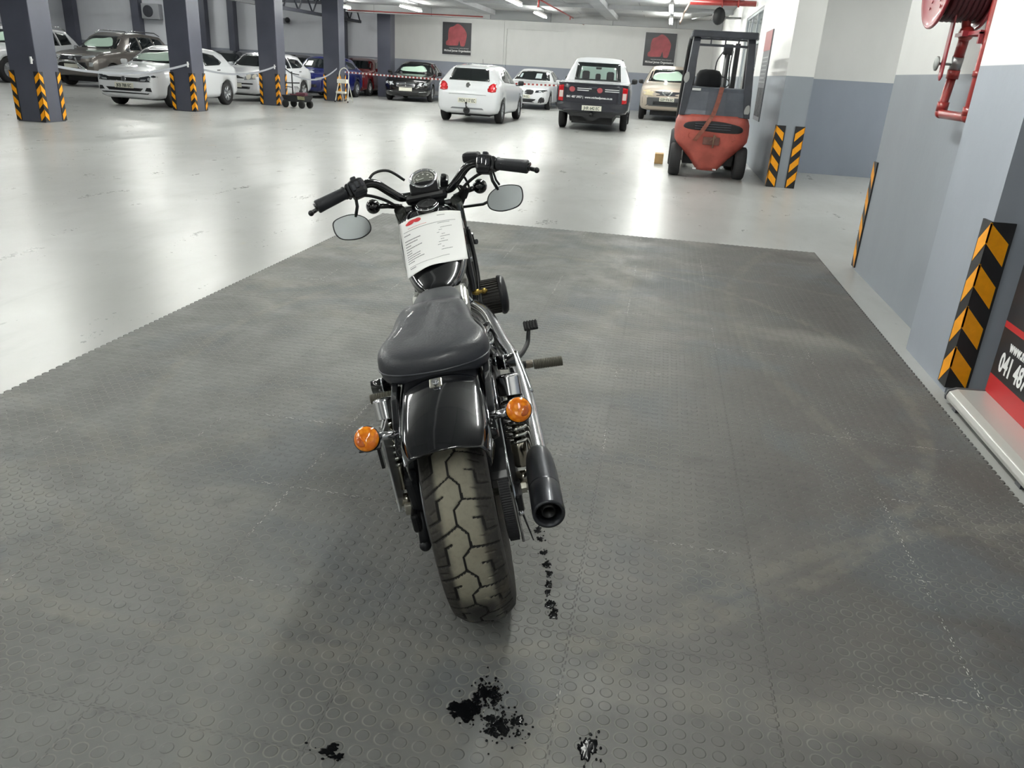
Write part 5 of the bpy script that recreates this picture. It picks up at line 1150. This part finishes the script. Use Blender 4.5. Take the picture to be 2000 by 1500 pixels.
mb.loft([[V(-.14+w*math.copysign(abs(math.cos(a))**.6, math.cos(a)), .62+dy+.06*math.sin(a), z) for a in [2*PI*i/20 for i in range(20)]] for z, w, dy in ((1.28, .19, 0), (1.45, .21, -.03), (1.58, .20, -.06), (1.64, .16, -.07), (1.66, .08, -.07))], True, True, True); mb.box((-.14, .80, 1.32), (.44, .42, .12), bev=.04); mb.build('seat', FK, F)
# mast
for sx in (-1, 1):
    mb = MB(); mb.box((sx*.36, 2.12, 1.10), (.08, .12, 2.05)); mb.build('mast_rail', FK, F)
mb = MB(); mb.cyl((.20, 2.1, .3), (.20, 2.1, 1.95), .05); mb.box((.20, 2.1, 2.02), (.17, .10, .18), bev=.02); mb.build('lift_cylinder', FK, F)
mb = MB(); mb.tube([(.13, 2.0, 2.0), (.02, 1.95, 1.8), (.03, 1.95, 1.5), (.10, 2.0, 1.2)], .012, res=4); mb.tube([(.28, 2.0, 2.0), (.26, 1.95, 1.7), (.30, 1.95, 1.4), (.36, 1.9, 1.1)], .012, res=4); mb.build('hydraulic_hose', FK, F)
mb = MB(); mb.box((0, 2.12, .25), (.95, .1, .10)); mb.box((0, 2.12, 1.0), (.75, .08, .07)); mb.build('mast_cross_member', FK, F)
for x in (-.3, .3):
    mb = MB(); mb.box((x, 2.75, .07), (.12, 1.1, .04), taper=.9); mb.box((x, 2.2, .32), (.12, .04, .5)); mb.build('fork', FK, F)
mb = MB(); mb.tube([(.3, 1.3, 1.25), (.1, 1.35, 1.45)], .015); mb.lathe([(.16, -.012), (.175, 0), (.16, .012)], (.08, 1.32, 1.47), (0, -.6, .8), 24); mb.build('steering_wheel', FK, F)
for x, z in ((-.545, 1.52), (.545, 1.08)):
    mb = MB(); q = smoothpath([V(.03, .08, 0), V(.045, -.02, 0), V(.0, -.08, 0), V(-.04, -.03, 0), V(-.02, .06, 0)], 3, True); mb.prism([(p.x, p.y) for p in q], 0, .004, frame((x*.97+(.02 if x < 0 else -.04), -.004, z), (1, 0, 0), (0, 0, 1))); mb.build('bare_patch', mat('bare_primer', 'a9aaa8', .5), F)
mb = MB(); R = []
for p in smoothpath([V(.06, -.04, 1.40), V(.03, -.075, 1.22), V(-.01, -.10, 1.03), V(-.06, -.185, .93), V(-.15, -.20, .76), V(-.235, -.19, .63), V(-.26, -.17, .585)], 4):
    R.append([p+V(-.034, -.008, .008), p+V(.034, -.008, 0), p+V(.034, .004, 0), p+V(-.034, .004, .008)])
mb.loft(R, True); tag(mb.build('strap', mat('dirty_red_webbing', '8a5346', .8, var=.2, vscale=20)), 'faded red webbing strap hanging down the back of the forklift', 'strap')
D.objects['strap'].location = (.765, 13.45, 0)
mb = MB(); mb.box((-.02, 15.35, .09), (.16, .3, .18), bev=.006); tag(mb.build('wooden_block', mat('raw_timber', 'b89868', .7, var=.2)), 'small raw timber block on the floor left of the forklift', 'block')

# ================================================================ FIRE HOSE REEL
H = thing('fire_hose_reel', 'red fire hose reel with its red supply pipe on the near right wall', 'hose reel', (1.83, 5.5, 2.15))
o = V(1.83, 5.5, 2.15)
def hp(x, y, z): return V(x, y, z)-o
RD = mat('reel_red', '85242e', .35, 0, .4)
mb = MB()
for x, dx in ((1.51, .0), (1.76, 0)):
    mb.lathe([(.001, .0), (.10, -.004), (.22, -.004), (.27, -.012), (.285, -.02), (.292, -.014), (.292, -.006), (.285, 0), (.001, .01)], hp(x, 5.52, 2.15), (1, 0, 0), 48)
for k in range(6):
    a = 2*PI*k/6
    for rr_ in (.16, .20): mb.cyl(hp(1.500, 5.52+rr_*math.cos(a), 2.15+rr_*math.sin(a)), hp(1.504, 5.52+rr_*math.cos(a), 2.15+rr_*math.sin(a)), .009, n=8)
mb.build('reel_disc', RD, H)
mb = MB(); pts = []
for i in range(7*24): a = 2*PI*i/24; pts.append(hp(1.54+.20*i/(7*24), 5.52+.235*math.cos(a), 2.15+.235*math.sin(a)))
mb.tube(pts, .017, n=8); mb.cyl(hp(1.53, 5.52, 2.15), hp(1.75, 5.52, 2.15), .20); mb.build('hose', mat('hose_black_red', '4a2026', .5), H)
RP = mat('red_pipe_paint', '8e2b28', .32)
mb = MB(); mb.tube([hp(1.70, 5.10, 3.5), hp(1.70, 5.10, 1.44), hp(1.70, 5.11, 1.40), hp(1.70, 5.14, 1.383), hp(1.70, 5.54, 1.383), hp(1.70, 5.57, 1.40), hp(1.70, 5.58, 1.44), hp(1.70, 5.53, 1.62)], .026, n=18)
mb.cyl(hp(1.70, 5.10, 1.39), hp(1.70, 5.10, 1.44), .034); mb.cyl(hp(1.70, 5.58, 1.40), hp(1.70, 5.575, 1.455), .034); mb.ball(hp(1.70, 5.10, 1.387), .034); mb.ball(hp(1.70, 5.58, 1.390), .034); mb.cyl(hp(1.70, 5.10, 1.60), hp(1.70, 5.10, 1.63), .032)
mb.cyl(hp(1.70, 5.535, 1.59), hp(1.70, 5.53, 1.64), .036); mb.cyl(hp(1.70, 5.51, 1.71), hp(1.70, 5.49, 1.83), .030); mb.ball(hp(1.70, 5.48, 1.84), .045); mb.cyl(hp(1.70, 5.48, 1.84), hp(1.64, 5.50, 2.12), .025)
mb.build('supply_pipe', RP, H)
mb = MB(); mb.cyl(hp(1.70, 5.53, 1.635), hp(1.70, 5.51, 1.715), .033); mb.cyl(hp(1.70, 5.52, 1.67), hp(1.58, 5.52, 1.67), .008); mb.build('stop_valve', STEEL, H)
mb = MB(); mb.lathe([(.001, 0), (.034, .0), (.042, .004), (.042, .012), (.034, .012), (.001, .006)], hp(1.575, 5.50, 1.67), (1, 0, 0), 20); mb.build('valve_handwheel', mat('handwheel_grey', '8f9290', .4, .6), H)
mb = MB(); mb.box(hp(1.60, 5.43, 1.90), (.012, .055, .62), bev=.004); mb.ball(hp(1.60, 5.43, 1.60), .028, 12, 8, (.3, 1, 1)); mb.box(hp(1.715, 5.43, 2.16), (.23, .05, .012)); mb.build('support_arm', RD, H)
mb = MB(); mb.box(hp(1.72, 5.30, 1.83), (.20, .035, .03)); mb.box(hp(1.66, 5.30, 1.83), (.02, .42, .02)); mb.box(hp(1.66, 5.10, 1.80), (.02, .02, .06)); mb.box(hp(1.765, 5.09, 1.615), (.13, .012, .012)); mb.build('pipe_bracket', RD, H)

# ================================================================ PULL-UP BANNER
B = thing('pull_up_banner', 'black and red pull-up banner in a silver base at the right edge', 'banner', (1.76, 3.6, 0))
X0 = 1.795; y0, y1 = 3.15, 4.11
def bp(x, y, z): return V(x-1.76, y-3.6, z)
mb = MB(); mb.smooth = False
prof = [(1.62, .028), (1.615, .045), (1.625, .072), (1.66, .088), (1.80, .095), (1.835, .08), (1.84, .05), (1.83, .025)]
mb.loft([[bp(x, y, z) for x, z in prof] for y in (3.10, 4.10)], True); mb.build('base', mat('brushed_aluminium', 'd6d5d0', .30, .45), B, bevel=.004)
mb = MB(); mb.loft([[bp(x-(.004 if x < 1.7 else -.004), y, z+.003*(1 if z > .06 else -1)) for x, z in prof] for y in (4.10, 4.115)], True)
mb.build('end_cap', mat('cap_grey', '55565a', .4), B)
for y in (3.2, 4.0):
    mb = MB(); mb.box(bp(1.72, y, .014), (.18, .05, .026)); mb.build('base_foot', MATS['cap_grey'], B)
zz = [(.092, .196, 'banner_red', 'b4262a'), (.196, .443, 'banner_black', '232226'), (.443, .475, 'banner_red', 'b4262a'), (.475, 1.95, 'banner_black', '232226')]
for a, b_, nm, c in zz:
    mb = MB(); mb.box(bp(X0+.0008, (y0+y1)/2, (a+b_)/2), (.0016, y1-y0, b_-a)); mb.build('banner_panel', mat(nm, c, .45), B)
mb = MB(); mb.box(bp(X0, (y0+y1)/2, 1.96), (.02, y1-y0, .025)); mb.cyl(bp(X0+.03, 3.6, .06), bp(X0+.02, 3.6, 1.95), .008); mb.build('top_rail', STEEL, B)
LW = mat('banner_white', 'f0f0f0', .5)
text('041 487 3957', 'banner_lettering', LW, .135, frame(bp(X0-.001, 4.045, .235), (0, -1, 0), (0, 0, 1)), B, bold=.004, sx=.72)
text('www.michaeljames.co.za', 'banner_lettering', LW, .072, frame(bp(X0-.001, 3.985, .355), (0, -1, 0), (0, 0, 1)), B, bold=.003, sx=.8)

# ================================================================ STEPLADDER, CART, TAPES
L_ = thing('stepladder', 'small white two-step folding ladder standing against the fourth column', 'stepladder', (-11.62, 28.35, 0), R_(-8))
WL = mat('ladder_white', 'dcd9cc', .4)
mb = MB(); mb.tube([(-.26, -.02, 0), (-.20, .16, .70), (-.19, .20, .95), (-.14, .22, 1.10), (0, .23, 1.17), (.14, .22, 1.10), (.19, .20, .95), (.20, .16, .70), (.26, -.02, 0)], .017, n=10, res=4); mb.build('front_frame', WL, L_)
mb = MB(); mb.tube([(-.20, .48, 0), (-.17, .20, .72)], .014); mb.tube([(.20, .48, 0), (.17, .20, .72)], .014); mb.tube([(-.195, .44, .1), (.195, .44, .1)], .010); mb.build('rear_frame', WL, L_)
for z, y, h in ((.72, .10, .14), (.34, .0, .07)):
    mb = MB(); mb.box((0, y, z), (.38, .16, h), bev=.012); mb.build('step', WL, L_)
for x in (-.26, .26):
    mb = MB(); mb.cyl((x, -.025, 0), (x, -.01, .05), .022); mb.build('rubber_foot', GUARD, L_)
K = thing('hand_cart', 'black four-wheeled tool cart with an upright rack beside the third column', 'cart', (-11.15, 23.7, 0), R_(-12))
mb = MB(); mb.loft([[V(-.42*k, -.22*k, z), V(.42*k, -.22*k, z), V(.42*k, .22*k, z), V(-.42*k, .22*k, z)] for z, k in ((.18, .82), (.36, 1.0), (.36, .95), (.21, .78))], True); mb.build('tray', FK, K)
for x in (-.30, .30):
    for y in (-.2, .2):
        mb = MB(); mb.lathe([(.05, -.035), (.10, -.035), (.115, -.02), (.115, .02), (.10, .035), (.05, .035)], (x, y, .115), (0, 1, 0), 24); mb.cyl((x, y-.02, .115), (x, y+.02, .115), .055); mb.build('wheel', RUBBER, K)
mb = MB(); mb.cyl((-.16, 0, .3), (-.17, 0, 1.03), .02); mb.tube([(-.42, 0, .70), (.1, 0, .72)], .018); mb.tube([(-.40, 0, 1.10), (-.2, 0, .99), (.1, 0, .95)], .014); mb.tube([(-.42, 0, .60), (-.15, 0, .58)], .012)
for k in range(5): mb.tube([(-.12+.03*k, .02, .62), (-.10+.05*k, .03, .5), (-.05+.05*k, .0, .34)], .006, res=3)
mb.build('rack', FK, K)
mb = MB(); mb.box((.16, -.02, .40), (.30, .22, .10), bev=.02); mb.box((.05, -.05, .37), (.5, .12, .03), Euler((0, .05, 0)), bev=.01); tag(mb.build('tool_bag', mat('tool_bag_maroon', '5a2c38', .7, var=.4, vscale=15)), 'maroon tool bag lying in the black cart', 'bag')
D.objects['tool_bag'].location = (-11.15, 23.7, 0)
mb = MB(); mb.box((.30, -.225, .30), (.26, .01, .10), Euler((.15, 0, 0)), bev=.003); mb.build('side_label', mat('cart_label', '8a8a6a', .6, var=.5, vscale=40), K)
TG = mat('grey_webbing', '8d9096', .5)
def ribbon(a, b, sag, lab, w=.05, m=TG, n=24, red=False, cat='barrier tape', grp='belts slung between the columns'):
    a, b = V(*a), V(*b); pts = [a.lerp(b, i/n)+V(0, 0, -sag*4*(i/n)*(1-i/n)) for i in range(n+1)]
    d = (b-a).normalized(); s = V(-d.y, d.x, 0)*.0008; mb = MB()
    for i in range(n):
        mb.mat(i % 2 if red else 0)
        p, q = pts[i], pts[i+1]; u = V(0, 0, w/2)
        mb.add([p-u-s, q-u-s, q+u-s, p+u-s, p-u+s, q-u+s, q+u+s, p+u+s], [(0, 1, 2, 3), (7, 6, 5, 4), (0, 4, 5, 1), (3, 2, 6, 7)])
    return tag(mb.build('barrier_tape', [m, RED] if red else m), lab, cat, grp)
ribbon((-11.98, 13.98, 1.13), (-11.98, 19.25, 1.13), .22, 'grey barrier belt slung from the nearest column to the second one')
ribbon((-11.98, 19.25, 1.13), (-11.98, 23.95, 1.13), .22, 'grey barrier belt slung across the rear of the white front-facing hatchback')
ribbon((-11.98, 24.55, 1.10), (-11.98, 28.85, 1.13), .36, 'grey barrier belt slung above the black hand cart')
ribbon((-11.89, 29.35, 1.02), (-3.03, 27.6, 1.06), .05, 'red and white barrier tape stretched in front of the black saloon', .055, WHITEP, 120, True, grp=None)

# ================================================================ OIL ON THE MAT
OIL = mat('wet_oil', '0c0d0f', .12, 0, 0, spec=.08)
def puddle(x, y, r, lab, n=1, spread=0., seed=0, sx=1., sy=1., rot=0., drops=0, nm='oil_patch', m=OIL):
    rn = random.Random(seed); mb = MB(); mb.smooth = True
    items = [(0, 0, r)]
    for i in range(n-1): a = rn.uniform(0, 2*PI); d = rn.uniform(.3, 1)*spread; items.append((math.cos(a)*d, math.sin(a)*d, r*rn.uniform(.3, .8)))
    for i in range(drops): a = rn.uniform(0, 2*PI); d = r*.9+abs(rn.gauss(0, 1))*spread*.6; items.append((math.cos(a)*d, math.sin(a)*d, rn.uniform(.0012, .0042)))
    ca, sa = math.cos(rot), math.sin(rot)
    for k, (ox, oy, rr_) in enumerate(items):
        N = 40 if rr_ > .008 else 8; ph = [rn.uniform(0, 6.28) for _ in range(4)]; R = []
        def rad(t): return 1+.22*math.sin(2*t+ph[0])+.20*math.sin(3*t+ph[1])+.14*math.sin(7*t+ph[2])+.09*math.sin(11*t+ph[3])
        for kk, z in ((1, 0), (.93, .0007), (.6, .0010), (.05, .0012)):
            ring = []
            for i in range(N):
                t_ = 2*PI*i/N; q = rr_*kk*(rad(t_) if rr_ > .008 else 1); u, v = (ox+q*math.cos(t_))*sx, (oy+q*math.sin(t_))*sy
                ring.append(V(x+u*ca-v*sa, y+u*sa+v*ca, .0068+z+k*.00001))
            R.append(ring)
        mb.loft(R, True, True, True)
    return tag(mb.build(nm, m), lab, 'oil stain', 'wet oil marks on the mat', 'stuff' if drops > 12 else None)
puddle(-.318, 1.455, .030, 'dark oily splash below the rear tyre, left of its two lobes', 5, .03, 1, 1.1, .9, drops=18)
puddle(-.215, 1.43, .022, 'dark oily splash below the rear tyre, right of its two lobes', 6, .05, 2, 1., 1.1, drops=90)
puddle(-.272, 1.525, .018, 'speckled oily patch just behind the rear tyre', 5, .035, 5, 1, 1.3, drops=90)
puddle(.0, 1.41, .022, 'single round oil blot near the bottom edge, right of the tyre', 4, .02, 3, .9, 1.4, drops=16)
puddle(-.59, 1.262, .016, 'wet oily blot at the bottom edge, left of the tyre', 5, .03, 4, 1.2, .9, drops=8)
for i, (x, y, r) in enumerate(((-.262, 2.315, .014), (-.245, 2.262, .011), (-.222, 2.185, .012), (-.203, 2.12, .014), (-.189, 2.073, .012), (-.183, 2.022, .013), (-.177, 1.978, .011), (-.160, 1.920, .015), (-.146, 1.882, .018))):
    puddle(x, y, r, 'small black oil drip, '+('first', 'second', 'third', 'fourth', 'fifth', 'sixth', 'seventh', 'eighth', 'last and largest')[i]+' in the trail leading from the muffler', 3, .014, 10+i, .8, 1.2, drops=4)
